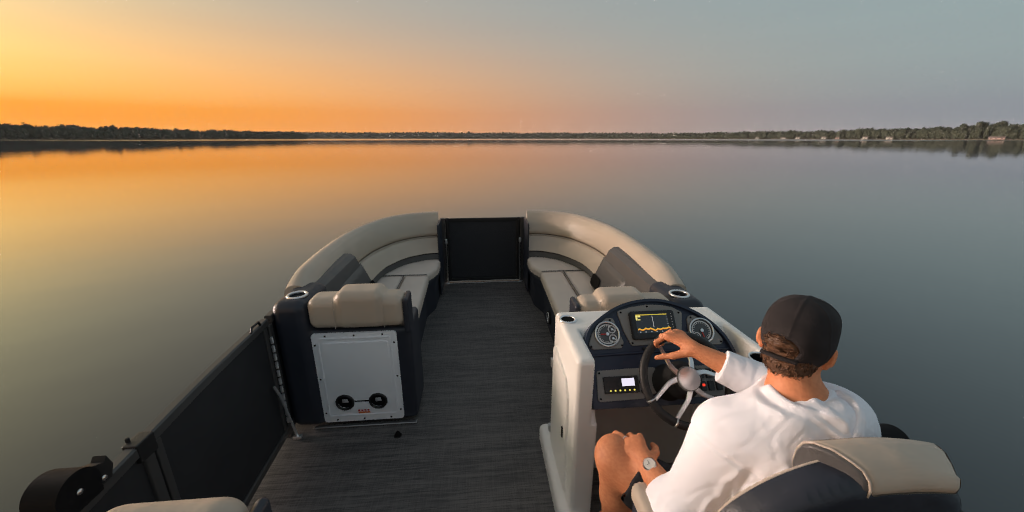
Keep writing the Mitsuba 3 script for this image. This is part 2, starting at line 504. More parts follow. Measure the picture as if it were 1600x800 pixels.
# ---------------------------------------------------------------- far shores, woods, houses
mat('shore_earth', mottled((0.16, 0.14, 0.11), 0.2, 0.05), 0.9, 0.1)
mat('far_leaves', proc(lambda p, n, uv: mix([0.026, 0.034, 0.024], [0.052, 0.060, 0.038], fbm(p.x * 0.16, p.y * 0.16, p.z * 0.2, 3))), 0.8, 0.2)
mat('tree_bark', (0.10, 0.08, 0.06), 0.9, 0.1)
mat('house_wall', (0.62, 0.58, 0.54), 0.7, 0.2)
mat('house_wall_red', (0.50, 0.36, 0.32), 0.7, 0.2)
mat('house_roof', (0.16, 0.13, 0.12), 0.8, 0.2)
mat('house_glass', (0.05, 0.06, 0.07), 0.1, 0.5)


def polar(az, d):
    a = np.radians(az) + YAW
    return np.stack([np.sin(a) * d, np.cos(a) * d], -1)


def shore_line(table, step):
    """table: rows of azimuth (degrees), distance, tree height, ground rise; sampled about every step metres."""
    t = np.array(table, float)
    az = np.linspace(t[0, 0], t[-1, 0], 4000)
    cols = [np.interp(az, t[:, 0], t[:, k]) for k in (1, 2, 3)]
    cols[0] = cols[0] * (1 + 0.015 * (meshkit.fbm(np.c_[az * 0.4, az * 0, az * 0], 3, 11) - 0.5))
    P = polar(az, cols[0])
    s = np.r_[0, np.cumsum(np.linalg.norm(np.diff(P, axis=0), axis=1))]
    at = np.arange(0, s[-1], step)
    return [np.interp(at, s, c) for c in (az, *cols)]


def land(table, depth):
    az, d, h, rise = shore_line(table, 12.0)
    rows = []
    for back, z in ((-3.0, WATER_Z - 1.0), (0.0, WATER_Z + 0.25), (4.0, WATER_Z + 0.9), (25.0, None), (70.0, None), (depth, None)):
        zz = np.full(len(az), z) if z is not None else WATER_Z + 1.0 + rise * min(1, back / 70.0)
        rows.append(np.c_[polar(az, d + back), zz])
    v = np.array(rows)
    n, m = v.shape[:2]
    f = []
    for i in range(n - 1):
        k = np.arange(m - 1)
        f += [np.stack([i * m + k, (i + 1) * m + k, (i + 1) * m + k + 1], -1), np.stack([i * m + k, (i + 1) * m + k + 1, i * m + k + 1], -1)]
    M = trimesh.Trimesh(v.reshape(-1, 3), np.vstack(f), process=False)
    return M


ICO = trimesh.creation.icosphere(subdivisions=1)
ICO2 = trimesh.creation.icosphere(subdivisions=2)


def crown(c, rx, rz, seed, leaves=26, fine=False):
    """A far tree crown: a lumpy core with leaf clumps standing out of it."""
    r = np.random.default_rng(seed)
    base = ICO2
    v = base.vertices.copy()
    w = 0.50 + 0.86 * meshkit.fbm(v * 2.1 + seed * 3.7, 3, seed % 97)
    v = v * w[:, None]
    v = v * [rx, rx, rz]
    V, Fc = [v], [base.faces]
    n = len(v)
    for _ in range(leaves):
        d = r.normal(size=3)
        d /= np.linalg.norm(d)
        d[2] = abs(d[2]) * (1 if r.random() < 0.8 else -1)
        p = d * [rx, rx, rz] * r.uniform(0.72, 1.08)
        s = r.uniform(0.10, 0.24) * rx
        q = p + r.normal(size=(4, 3)) * s * [1.2, 1.2, 0.8]
        V.append(q)
        Fc.append(np.array([[0, 1, 2], [0, 2, 3], [0, 3, 1], [1, 3, 2]]) + n)
        n += 4
    return np.vstack(V) + c, np.vstack(Fc)


def wood(key, table, step, rows, label, seed, leaves=34):
    az, d, h, rise = shore_line(table, step)
    r = np.random.default_rng(seed)
    V, Fc, n = [], [], 0
    for j in range(rows):
        for i in range(len(az)):
            a = az[i] + r.uniform(-0.5, 0.5) * math.degrees(step / d[i])
            back = 5 + j * 9 + r.uniform(-3, 3)
            g = WATER_Z + 0.8 + rise[i] * min(1, back / 70.0)
            hh = 1.12 * h[i] * r.uniform(0.80, 1.0) * (0.86 + 0.26 * float(meshkit.noise(np.array([az[i] * 0.8, j, seed]), 3)))
            if j == 0:
                hh *= r.uniform(0.55, 1.0)
            rx = max(2.2, hh * r.uniform(0.24, 0.36))
            x, y = polar(a, d[i] + back)
            v, f = crown(np.array([x, y, g + hh * 0.52]), rx, hh * 0.5, int(r.integers(1e6)), leaves)
            V.append(v)
            Fc.append(f + n)
            n += len(v)
    structure(key, trimesh.Trimesh(np.vstack(V), np.vstack(Fc), process=False), 'far_leaves', kind='stuff', label=label, category='woodland')


LEFT = [(-100, 700, 16, 3), (-70, 700, 16, 3), (-53, 745, 16, 3), (-48, 790, 15.5, 3), (-40, 880, 14.5, 2.5), (-33, 980, 14, 2), (-28, 1090, 12.5, 1.5), (-27, 1105, 9, 1)]
FAR = [(-36, 2080, 18, 24), (-20, 2030, 18, 23), (-8, 1980, 18, 23), (4, 1840, 17, 18), (14, 1620, 16, 10), (20, 1430, 14, 7)]
RIGHT = [(18, 1450, 14, 7), (25, 1270, 14.5, 5.5), (32, 1110, 15, 4), (40, 960, 14.5, 4), (46, 860, 14.5, 3), (50, 790, 15, 3), (54, 745, 17, 3), (70, 690, 16, 3), (100, 700, 16, 3)]
structure('shore_west', land(LEFT, 260), 'shore_earth')
structure('shore_north', land(FAR, 260), 'shore_earth')
structure('shore_east', land(RIGHT, 300), 'shore_earth')
wood('woodland', LEFT, 5.0, 3, 'dark wooded shore running in from the left, nearest where it meets the left edge', 21)
wood('woodland_001', FAR, 6.5, 4, 'thin pale line of far woods across the middle of the horizon', 22, 20)
wood('woodland_002', RIGHT, 5.5, 3, 'dark green wooded shore on the right with small houses at its foot', 23)


def lone_tree(az, d, h, label):
    k = thing('tree', label, 'tree', 'tall trees standing above the right shore woods')
    x, y = polar(az, d)
    g = WATER_Z + 1.5
    put(k, 'trunk', tube([[x, y, g], [x + 0.2, y, g + h * 0.35], [x, y + 0.2, g + h * 0.7]], [0.45, 0.35, 0.15], 8), 'tree_bark', True)
    V, Fc, n = [], [], 0
    r = np.random.default_rng(int(az * 100))
    for i in range(5):
        o = np.array([r.uniform(-0.16, 0.16) * h, r.uniform(-0.16, 0.16) * h, h * r.uniform(0.55, 0.82)])
        v, f = crown(np.array([x, y, g]) + o, h * 0.17, h * 0.2, int(r.integers(1e6)), 60, True)
        V.append(v); Fc.append(f + n); n += len(v)
    put(k, 'crown', trimesh.Trimesh(np.vstack(V), np.vstack(Fc), process=False), 'far_leaves', False)


lone_tree(48.35, 832, 21.5, 'round-topped tree rising above the right shore woods, left one of three')
lone_tree(49.1, 826, 21.5, 'round-topped tree rising above the right shore woods, middle one of three')
lone_tree(50.3, 818, 23.0, 'broad tree above the long reddish house on the right shore, widest of three')


def house(az, d, w, dep, hw, label, wall='house_wall', turn=0.0):
    k = thing('house', label, 'house', 'small houses along the right shore')
    x, y = polar(az, d)
    g = WATER_Z + 0.7
    R = trimesh.transformations.rotation_matrix(-math.radians(az) - YAW + turn, [0, 0, 1])
    R[:3, 3] = [x, y, g]

    def place(m):
        m.apply_transform(R)
        return m
    put(k, 'wall', place(box(-w / 2, w / 2, 0, dep, 0, hw)), wall)
    rf = np.array([[-w / 2 - .4, -.5, hw + 0.02], [w / 2 + .4, -.5, hw + 0.02], [w / 2 + .4, dep + .5, hw + 0.02], [-w / 2 - .4, dep + .5, hw + 0.02], [-w / 2 - .4, dep / 2, hw + dep * 0.36], [w / 2 + .4, dep / 2, hw + dep * 0.36]])
    put(k, 'roof', place(trimesh.Trimesh(rf, [[0, 1, 5], [0, 5, 4], [2, 3, 4], [2, 4, 5], [0, 4, 3], [1, 2, 5], [0, 3, 2], [0, 2, 1]], process=False)), 'house_roof')
    for i in range(max(1, int(w // 4))):
        cx = -w / 2 + w * (i + 0.5) / max(1, int(w // 4))
        put(k, 'window', place(box(cx - 0.8, cx + 0.8, -0.06, 0.05, hw * 0.3, hw * 0.75)), 'house_glass')


for az, d, w, hw, lab, wm in [(31.4, 1095, 9, 4.0, 'pale house at the water, leftmost of the lit dots on the right shore', 'house_wall'),
                              (34.0, 1052, 12, 3.6, 'pale low house second from the left along the right shore', 'house_wall'),
                              (35.4, 1028, 9, 4.4, 'pale house third from the left along the right shore', 'house_wall'),
                              (37.8, 990, 10, 4.6, 'pale house with its roof against the trees, near the middle of the right shore row', 'house_wall'),
                              (39.0, 968, 8, 3.8, 'small pale house just right of the middle of the right shore row', 'house_wall_red'),
                              (41.3, 928, 9, 4.8, 'whitest house of the right shore, alone in its gap', 'house_wall'),
                              (43.2, 896, 11, 3.6, 'low pale house between the whitest house and the tall trees', 'house_wall'),
                              (50.35, 780, 18, 3.2, 'long reddish house at the water under the broad tree', 'house_wall_red')]:
    house(az, d - 2.5, w * 0.72, 5.0, hw * 0.62, lab, wm)
# ---------------------------------------------------------------- the boat: deck, hull, fence
CX = 0.045                     # the boat's centre line
SIDE = [(1.05, -2.3), (1.05, -1.0), (1.06, 0.2), (1.10, 0.9), (1.145, 1.4), (1.17, 1.95), (1.195, 2.4), (1.215, 2.9), (1.20, 3.4), (1.12, 3.85), (0.97, 4.14), (0.75, 4.30), (0.47, 4.355)]
side_path = spline(SIDE, 90)
FENCE_H = 0.755


def side_u(y):
    return float(np.interp(y, side_path[:70, 1], side_path[:70, 0]))


pontoon_boat = thing('pontoon_boat', 'pontoon boat with charcoal woven deck and black fence panels on a still lake', 'boat')

ring = np.vstack([np.c_[CX - side_path[:, 0], side_path[:, 1]], np.c_[CX + side_path[::-1, 0], side_path[::-1, 1]]])
deck_poly = sg.Polygon(ring).buffer(0.035)
put(pontoon_boat, 'deck', prism(sg.Polygon(ring).buffer(0.03), -0.03, 0.0), 'deck_weave')
put(pontoon_boat, 'deck_frame', prism(deck_poly.buffer(0.012), -0.14, -0.032), 'aluminium')
for s_ in (-1, 1):
    P = [[CX + s_ * 0.92, y, -0.46] for y in (-2.5, -2.4, 3.3, 3.8, 4.1, 4.3)]
    for q, z in zip(P[-3:], (-0.44, -0.36, -0.24)):
        q[2] = z
    put(pontoon_boat, 'pontoon', tube(P, [0.2, 0.29, 0.29, 0.24, 0.14, 0.02], 20), 'aluminium', True)


def wall(path, z0, z1, th):
    return sweep(np.c_[path, np.zeros(len(path))], [(-th / 2, z0), (th / 2, z0), (th / 2, z1), (-th / 2, z1)])


def fence_run(parent, path, names=('fence_panel', 'top_rail', 'bottom_rail'), z0=0.055):
    put(parent, names[0], wall(path, z0 + 0.02, FENCE_H - 0.02, 0.012), 'fence_skin', 30)
    pr = [(-0.018, -0.016), (-0.013, -0.021), (0.013, -0.021), (0.018, -0.016), (0.018, 0.014), (0.012, 0.020), (-0.012, 0.020), (-0.018, 0.014)]
    put(parent, names[1], sweep(np.c_[path, np.full(len(path), FENCE_H - 0.02)], pr), 'rail_dark', 30)
    put(parent, names[2], sweep(np.c_[path, np.full(len(path), z0)], pr), 'rail_dark', 30)


def post(parent, x, y, w=0.038, top=FENCE_H - 0.043):
    put(parent, 'post', rbox(x - w / 2, x + w / 2, y - w / 2, y + w / 2, 0.0, top, 0.006), 'rail_dark', 35)


def part_path(y0, y1, sgn):
    """The stretch of the fence between two stations, on the port (-1) or starboard (1) side."""
    k = (side_path[:, 1] >= y0) & (side_path[:, 1] <= y1)
    p = side_path[k]
    lo = np.array([np.interp(y0, side_path[:60, 1], side_path[:60, 0]), y0]) if y0 > -2.2 else p[0]
    hi = np.array([np.interp(y1, side_path[:80, 1], side_path[:80, 0]), y1]) if y1 < 3.8 else p[-1]
    p = np.vstack([lo, p[(p[:, 1] > y0 + 0.01) & (p[:, 1] < (y1 - 0.01 if y1 < 3.8 else 9))], hi])
    p = p[np.r_[True, np.linalg.norm(np.diff(p, axis=0), axis=1) > 1e-4]]
    return np.c_[CX + sgn * p[:, 0], p[:, 1]]


fence_run(pontoon_boat, part_path(-2.3, 1.056, -1))
fence_run(pontoon_boat, part_path(1.95, 4.4, -1))
fence_run(pontoon_boat, part_path(-2.3, 4.4, 1))
for s_, ys in ((-1, (-1.6, -0.4, 1.07, 1.93)), (1, (-1.6, -0.4, 0.62, 1.86))):
    for y in ys:
        post(pontoon_boat, CX + s_ * side_u(y), y)
for s_ in (-1, 1):
    post(pontoon_boat, CX + s_ * 0.458, 4.352, 0.05, 0.782)

# side gate on the port side, between its two posts
side_gate = thing('side_gate', 'black boarding gate in the left side fence, beside the white storage door', 'gate')
gp = part_path(1.086, 1.914, -1)
fence_run(side_gate, gp, ('panel', 'top_rail', 'bottom_rail'), 0.06)
for y in (1.118, 1.882):
    put(side_gate, 'stile', rbox(CX - side_u(y) - 0.014, CX - side_u(y) + 0.014, y - 0.015, y + 0.015, 0.083, FENCE_H - 0.043, 0.004), 'rail_dark', 35)
put(side_gate, 'latch', cat(rbox(CX - 1.136, CX - 1.092, 1.034, 1.10, FENCE_H - 0.06, FENCE_H + 0.006, 0.004), rbox(CX - 1.139, CX - 1.129, 1.052, 1.062, FENCE_H + 0.003, FENCE_H + 0.020, 0.003)), 'black_plastic', 35)
put(side_gate, 'handle', tube([[CX - 1.15, 1.76, FENCE_H + 0.0], [CX - 1.15, 1.77, FENCE_H + 0.022], [CX - 1.15, 1.83, FENCE_H + 0.022], [CX - 1.15, 1.84, FENCE_H + 0.0]], 0.006, 8, (1, 0, 0)), 'black_plastic', True)
put(side_gate, 'stay', cat(tube([[CX - 1.14, 1.83, 0.40], [CX - 1.13, 1.85, 0.33], [CX - 1.115, 1.905, 0.02]], 0.007, 8), rbox(CX - 1.135, CX - 1.09, 1.89, 1.92, 0.002, 0.02, 0.004)), 'brushed', 35)
put(side_gate, 'hinge', cat(*[tube([[CX - 1.143, 1.898, z], [CX - 1.143, 1.898, z + 0.035]], 0.008, 8, (0, 1, 0)) for z in np.arange(0.12, 0.66, 0.05)]), 'brushed', 35)

# bow gate
bow_gate = thing('bow_gate', 'black mesh-panelled bow gate between the two curved seats, a bright stay at each side', 'gate')
GX0, GX1, GY = CX - 0.43, CX + 0.43, 4.35
put(bow_gate, 'frame', cat(rbox(GX0, GX0 + 0.045, GY - 0.02, GY + 0.02, 0.02, 0.78, 0.008), rbox(GX1 - 0.045, GX1, GY - 0.02, GY + 0.02, 0.02, 0.78, 0.008),
                           rbox(GX0 + 0.044, GX1 - 0.044, GY - 0.018, GY + 0.018, 0.735, 0.778, 0.008), rbox(GX0 + 0.044, GX1 - 0.044, GY - 0.018, GY + 0.018, 0.02, 0.06, 0.008)), 'black_matte', 35)
put(bow_gate, 'mesh_panel', rbox(GX0 + 0.046, GX1 - 0.046, GY - 0.006, GY + 0.006, 0.061, 0.734, 0.003), 'mesh_panel')
for s_, x in ((0, GX0 + 0.004), (1, GX1 - 0.004)):
    st = put(bow_gate, 'stay', tube([[x, GY - 0.035, 0.49], [x, GY - 0.04, 0.30], [x, GY - 0.05, 0.012]], [0.009, 0.009, 0.009], 10), 'steel', True)
    put(st, 'clip', rbox(x - 0.014, x + 0.014, GY - 0.052, GY - 0.0205, 0.49, 0.545, 0.006), 'brushed', 35)
    put(st, 'foot', rbox(x - 0.018, x + 0.018, GY - 0.068, GY - 0.032, 0.002, 0.016, 0.005), 'brushed', 35)
put(bow_gate, 'hinge_strap', rbox(GX0 + 0.012, GX0 + 0.034, GY - 0.034, GY - 0.021, 0.1, 0.76, 0.004), 'black_plastic', 35)
put(bow_gate, 'hinge_strap', rbox(GX1 - 0.034, GX1 - 0.012, GY - 0.034, GY - 0.021, 0.1, 0.76, 0.004), 'black_plastic', 35)
put(pontoon_boat, 'threshold_strip', rbox(GX0 - 0.03, GX1 + 0.03, GY - 0.05, GY - 0.022, 0.001, 0.011, 0.003), 'aluminium', 35)

# ---------------------------------------------------------------- bow lounges
CREST = [(0.49, 4.21), (0.66, 4.185), (0.80, 4.12), (0.95, 3.98), (1.075, 3.72), (1.155, 3.35), (1.172, 3.0), (1.165, 2.65), (1.148, 2.42), (1.132, 2.20)]


def flip(m, s):
    """A mesh built for the starboard side, in its place on the starboard (1) or port (-1) side."""
    m = m.copy()
    m.vertices[:, 0] = CX + s * m.vertices[:, 0]
    if s < 0:
        m.invert()
    return m


def recline(t):
    return 1.0 - 0.55 * float(np.clip((t - 0.18) / 0.25, 0, 1))


def arc(pts, n):
    return spline(pts, n)


def make_lounge(s, label, storage):
    k = thing('bow_lounge', label, 'seat', 'curved seats at the bow')
    dy = -0.17 if s > 0 else 0.0          # the starboard seat reaches further aft
    aft = lambda m: flip(trimesh.Trimesh(np.asarray(m.vertices) + [0, dy, 0], m.faces, process=False), s)
    crest = spline(CREST[:-1] + [(CREST[-1][0] - 0.1 * abs(dy), CREST[-1][1] + dy)], 64)
    path = np.c_[crest, np.zeros(len(crest))]

    def bolster(t):
        f = recline(t)
        inn = [(0.03, 0.875), (0.055, 0.85), (0.075 + 0.02 * f, 0.80), (0.085 + 0.03 * f, 0.74), (0.085 + 0.055 * f, 0.685), (0.075 + 0.06 * f, 0.655), (0.055 + 0.06 * f, 0.640), (0.0, 0.638)]
        out = [(-0.05, 0.63), (-0.062, 0.70), (-0.064, 0.80), (-0.055, 0.845), (-0.035, 0.872), (0.0, 0.882)]
        pr = np.array(inn[::-1] + out[::-1])[::-1]
        e = float(np.clip((t - 0.90) / 0.10, 0, 1)) ** 2
        pr[:, 1] = np.where(pr[:, 1] > 0.70, pr[:, 1] - e * 0.30 * (pr[:, 1] - 0.70), pr[:, 1])
        return pr
    put(k, 'bolster', flip(sweep(path, bolster), s), 'cream_vinyl', 50)
    n_low = 41

    def lower(t):
        f = recline(t * n_low / 64)
        return np.array([(0.02, 0.634), (0.07 + 0.06 * f, 0.636), (0.092 + 0.065 * f, 0.625), (0.115 + 0.08 * f, 0.59), (0.135 + 0.12 * f, 0.53), (0.145 + 0.145 * f, 0.50), (0.12 + 0.14 * f, 0.488), (0.02, 0.488)])
    put(k, 'backrest', flip(sweep(path[:n_low], lower), s), 'cream_vinyl', 50)
    put(k, 'back_trim', flip(sweep(path[:n_low], lambda t: np.array([(0.02, 0.486), (0.125 + 0.15 * recline(t * n_low / 64), 0.486), (0.13 + 0.155 * recline(t * n_low / 64), 0.43), (0.02, 0.43)])), s), 'charcoal_vinyl', 40)
    put(k, 'back_shell', flip(sweep(path, lambda t: np.array([(0.018, 0.30), (0.018, 0.628), (-0.056, 0.622), (-0.05, 0.30)])), s), 'navy_vinyl', 40)
    cap = crest[0]
    put(k, 'end_panel', flip(rbox(cap[0] - 0.028, cap[0] - 0.012, 3.90, 4.27, 0.03, 0.80, 0.007), s), 'navy_vinyl', 40)
    # the seat and what carries it
    put(k, 'base', flip(prism(sg.Polygon([(0.545, 2.35 + dy), (0.565, 3.42), (0.50, 3.62), (0.485, 4.25), (0.80, 4.08), (0.95, 3.92), (1.05, 3.7), (1.11, 3.3), (1.12, 2.2 + dy), (0.56, 2.2 + dy)]), 0.002, 0.27), s), 'navy_vinyl')
    put(k, 'seat_rim', flip(cushion(sg.Polygon([(0.525, 2.35 + dy), (0.545, 3.44), (0.482, 3.60), (0.47, 3.99), (0.80, 4.02), (0.93, 3.9), (1.02, 3.7), (1.08, 3.3), (1.09, 2.2 + dy), (0.54, 2.2 + dy)]), 0.272, 0.345, 0.02, 0.002), s), 'navy_vinyl', 40)
    put(k, 'seat_cushion', flip(cushion(sg.Polygon([(0.508, 2.36 + dy), (0.530, 3.442), (0.752, 3.452), (0.745, 2.30 + dy), (0.53, 2.30 + dy)]).buffer(-0.012).buffer(0.012), 0.347, 0.43, 0.028, 0.010), s), 'grey_vinyl', 45)
    put(k, 'seat_cushion', flip(cushion(sg.Polygon([(0.754, 2.25 + dy), (0.761, 3.452), (1.005, 3.452), (0.985, 2.9), (0.97, 2.25 + dy)]).buffer(-0.012).buffer(0.012), 0.347, 0.43, 0.028, 0.010), s), 'grey_vinyl', 45)
    put(k, 'seat_cushion', flip(cushion(sg.Polygon([(0.462, 3.98), (0.465, 3.66), (0.495, 3.56), (0.540, 3.462), (1.01, 3.462), (0.97, 3.66), (0.88, 3.81), (0.77, 3.91), (0.64, 3.97)]).buffer(-0.012).buffer(0.012), 0.347, 0.43, 0.028, 0.010), s), 'grey_vinyl', 45)
    for edge in ([(0.512, 2.40, 0.352), (0.533, 3.44, 0.352)], [(0.753, 2.35, 0.424), (0.757, 3.44, 0.424)], [(0.545, 3.457, 0.424), (1.0, 3.457, 0.424)], [(0.464, 3.95, 0.352), (0.467, 3.66, 0.352), (0.497, 3.555, 0.352), (0.535, 3.47, 0.352)]):
        put(k, 'piping', flip(tube(spline(edge, 20) if len(edge) > 2 else np.linspace(edge[0], edge[1], 12), 0.0042, 6), s), 'charcoal_vinyl', True)
    seam_p = sweep(path[1:n_low - 1], lambda t: np.array([(0.079 + 0.062 * recline(t * (n_low - 2) / 64) + 0.005 * math.cos(a_), 0.6385 + 0.005 * math.sin(a_)) for a_ in np.arange(6) * np.pi / 3]))
    put(k, 'back_seam', flip(seam_p, s), 'piping', 50)
    # the dark panel along the side, with its pad and pocket
    fld = Field([0.80, 2.05, 0.40], [1.20, 3.10, 0.86], 0.007)
    prof = sg.Polygon([(1.115, 0.80), (1.045, 0.80), (1.01, 0.77), (0.955, 0.60), (0.90, 0.44), (1.115, 0.44)])
    sp = prism(prof, 0, 0.86)          # lies along y after turning: (u, z, y)
    sp.vertices = sp.vertices[:, [0, 2, 1]] + [0, 2.08, 0]
    sp.vertices[:, 1] += np.clip((0.80 - sp.vertices[:, 2]), 0, 1) * np.where(sp.vertices[:, 1] > 2.5, 0.22, 0)
    sp.invert()
    put(k, 'side_panel', flip(sp, s), 'charcoal_vinyl', 30)
    pad_u = lambda z: 0.955 + (z - 0.60) * (0.055 / 0.16) if z > 0.6 else 0.90 + (z - 0.44) * (0.055 / 0.16)
    v = []
    for y in np.linspace(2.46, 2.98, 14):
        rowp = []
        for z in np.linspace(0.455, 0.70, 10):
            edge = min((y - 2.46) / 0.05, (2.98 - y) / 0.05, (z - 0.455) / 0.04, (0.70 - z) / 0.04, 1)
            rowp.append([pad_u(z) - 0.022 * math.sqrt(max(0, 1 - (1 - edge) ** 2)) + 0.004, y + 0.22 * (0.8 - z) * (y - 2.46) / 0.52, z])
        v.append(rowp)
    v = np.array(v)
    gi, gj = np.meshgrid(np.arange(13), np.arange(9), indexing='ij')
    a = (gi * 10 + gj).ravel()
    padm = trimesh.Trimesh(v.reshape(-1, 3), np.vstack([np.c_[a, a + 1, a + 11], np.c_[a, a + 11, a + 10]]), process=False)
    put(k, 'side_pad', flip(padm, s), 'charcoal_vinyl', 60)
    v = cushion(rrect(2.78, 2.98, 0.47, 0.56, 0.03), 0, 0.012, 0.006, 0.001)
    hole = v.copy()
    hole.vertices = np.c_[np.array([pad_u(z) for z in v.vertices[:, 1]]) - 0.026 - 0.0 * v.vertices[:, 2] - v.vertices[:, 2] * 0.2, v.vertices[:, 0] + 0.03, v.vertices[:, 1]]
    put(k, 'pocket', flip(hole, s), 'void_black', 40)
    # arm corner with cup holder, and the pad across the aft end
    fa = Field([0.40, 1.93, -0.02], [1.26, 2.52, 0.92], 0.0085)
    fa.rb(0.985, 1.165, 1.955, 2.32, 0.02, 0.815, 0.055)
    fa.rb(0.445, 1.10, 1.995, 2.30, 0.02, 0.63, 0.025, k=0.03)
    cupc = (1.062, 2.075)
    fa.cut(lambda x, y, z: np.maximum(np.sqrt((x - cupc[0]) ** 2 + (y - cupc[1]) ** 2) - 0.046, 0.74 - z), [0.95, 1.96, 0.70], [1.17, 2.2, 0.92])
    put(k, 'arm_body', aft(fa.mesh(3)) , 'navy_vinyl', 40)
    a = np.arange(33) * 2 * np.pi / 32
    ringp = np.c_[cupc[0] + 0.049 * np.cos(a[:-1]), cupc[1] + 0.049 * np.sin(a[:-1]), np.full(32, 0.816)]
    cup = put(k, 'cup_holder', aft(cat(tube(ringp, 0.0075, 10, closed=True))) , 'bright_rim', True)
    put(cup, 'well', aft(prism(circle(*cupc, 0.0455), 0.742, 0.752)) , 'void_black')
    fp = Field([0.43, 1.93, 0.60], [1.02, 2.36, 0.93], 0.006)
    fp.rb(0.47, 0.985, 1.965, 2.13, 0.645, 0.826, 0.050)
    fp.rb(0.575, 0.835, 1.955, 2.14, 0.648, 0.862, 0.048, k=0.012)
    put(k, 'aft_backrest', aft(fp.mesh(3)) , 'cream_vinyl', 40)
    fe = Field([0.40, 1.93, 0.58], [0.50, 2.45, 0.88], 0.006)
    fe.rb(0.446, 0.478, 1.975, 2.115, 0.60, 0.812, 0.0155)
    put(k, 'backrest_end', aft(fe.mesh(3)) , 'navy_vinyl', 40)
    for uu in (0.575, 0.835):
        put(k, 'stitching', aft(tube([[uu, 1.9535, 0.66], [uu, 1.9535, 0.80], [uu, 1.965, 0.835]], 0.0022, 6, (1, 0, 0))) , 'piping', True)
    if storage:
        X0, X1, Z0, Z1, Y = 0.525, 0.985, 0.035, 0.618, 1.993
        ax, ay = np.array([1.0, 0, 0]), np.array([0, 0, 1.0])
        O = np.array([0, Y, 0])
        f2 = lambda m: flip(m, s)
        holes = [circle(0.665, 0.168, 0.047), circle(0.855, 0.168, 0.047)]
        outer = rrect(X0, X1, Z0, Z1, 0.018)
        slot = rrect(0.715, 0.805, 0.160, 0.176, 0.007)
        door = sg.Polygon(outer.exterior.coords, [h.exterior.coords[::-1] for h in holes] + [slot.exterior.coords[::-1]])
        d = put(k, 'storage_door', f2(plate(door, O, ax, ay, 0.0, 0.012)), 'white_panel', 30, 'white storage door with two round ports and a slot handle')
        inner = rrect(0.568, 0.942, 0.285, 0.585, 0.012)
        put(d, 'raised_panel', f2(plate(sg.Polygon(rrect(0.556, 0.954, 0.075, 0.590, 0.012).exterior.coords, [rrect(0.562, 0.948, 0.081, 0.584, 0.012).exterior.coords[::-1]]), O, ax, ay, 0.0125, 0.0165)), 'white_panel')
        put(d, 'raised_panel', f2(plate(rrect(0.575, 0.935, 0.275, 0.562, 0.012), O, ax, ay, 0.0125, 0.0165, 0.003)), 'white_panel', 30)
        for cxx in (0.665, 0.855):
            a = np.arange(32) * np.pi / 16
            c = put(d, 'port', f2(tube(np.c_[cxx + 0.047 * np.cos(a), np.full(32, Y - 0.014), 0.168 + 0.047 * np.sin(a)], 0.007, 8, (0, 1, 0), True)), 'black_plastic', True)
            put(d, 'port_well', f2(plate(circle(cxx, 0.168, 0.046), O, ax, ay, -0.0005, 0.0015)), 'void_black')
            put(d, 'port_clip', f2(cat(rbox(cxx - 0.015, cxx + 0.018, Y - 0.009, Y - 0.003, 0.160, 0.184, 0.003), rbox(cxx - 0.020, cxx + 0.004, Y - 0.012, Y - 0.009, 0.165, 0.174, 0.002))), 'brushed', 30)
        put(d, 'slot_back', f2(plate(rrect(0.713, 0.807, 0.158, 0.178, 0.007), O, ax, ay, 0.0005, 0.0025)), 'void_black')
        put(d, 'tag', f2(plate(sg.box(0.718, 0.088, 0.786, 0.098), O, ax, ay, 0.0125, 0.0138)), 'ink_orange', label='small orange and red sticker')
        put(d, 'tag_print', f2(cat(*[plate(sg.box(0.722 + i * 0.018, 0.102, 0.733 + i * 0.018, 0.113), O, ax, ay, 0.0125, 0.0138) for i in range(4)])), 'ink_red')
        for (sx, sz) in [(0.60, 0.603), (0.755, 0.603), (0.91, 0.603), (0.54, 0.55), (0.97, 0.55), (0.54, 0.33), (0.97, 0.33), (0.54, 0.10), (0.97, 0.10), (0.60, 0.05), (0.755, 0.05), (0.91, 0.05)]:
            put(d, 'screw', f2(plate(circle(sx, sz, 0.0055, 10), O, ax, ay, 0.0122, 0.0148)), 'void_black')
        put(k, 'floor_strip', f2(rbox(0.45, 1.05, 1.965, 1.99, 0.001, 0.012, 0.003)), 'aluminium', 35)
    else:
        m = trimesh.creation.cylinder(0.06, 0.014, 28)
        m.apply_transform(trimesh.transformations.rotation_matrix(np.pi / 2, [0, 1, 0]))
        m.apply_translation([0.549, 3.05, 0.135])
        put(k, 'base_speaker', flip(m, s), 'black_plastic', 40)
        a = np.arange(24) * np.pi / 12
        put(k, 'speaker_ring', flip(tube(np.c_[np.full(24, 0.541), 3.05 + 0.045 * np.cos(a), 0.135 + 0.045 * np.sin(a)], 0.004, 6, (1, 0, 0), True), s), 'brushed', True)
    return k


make_lounge(-1, 'left bow seat, cream and black, with a white storage door facing the stern', True)
make_lounge(1, 'right bow seat, cream and black, behind the white helm console', False)

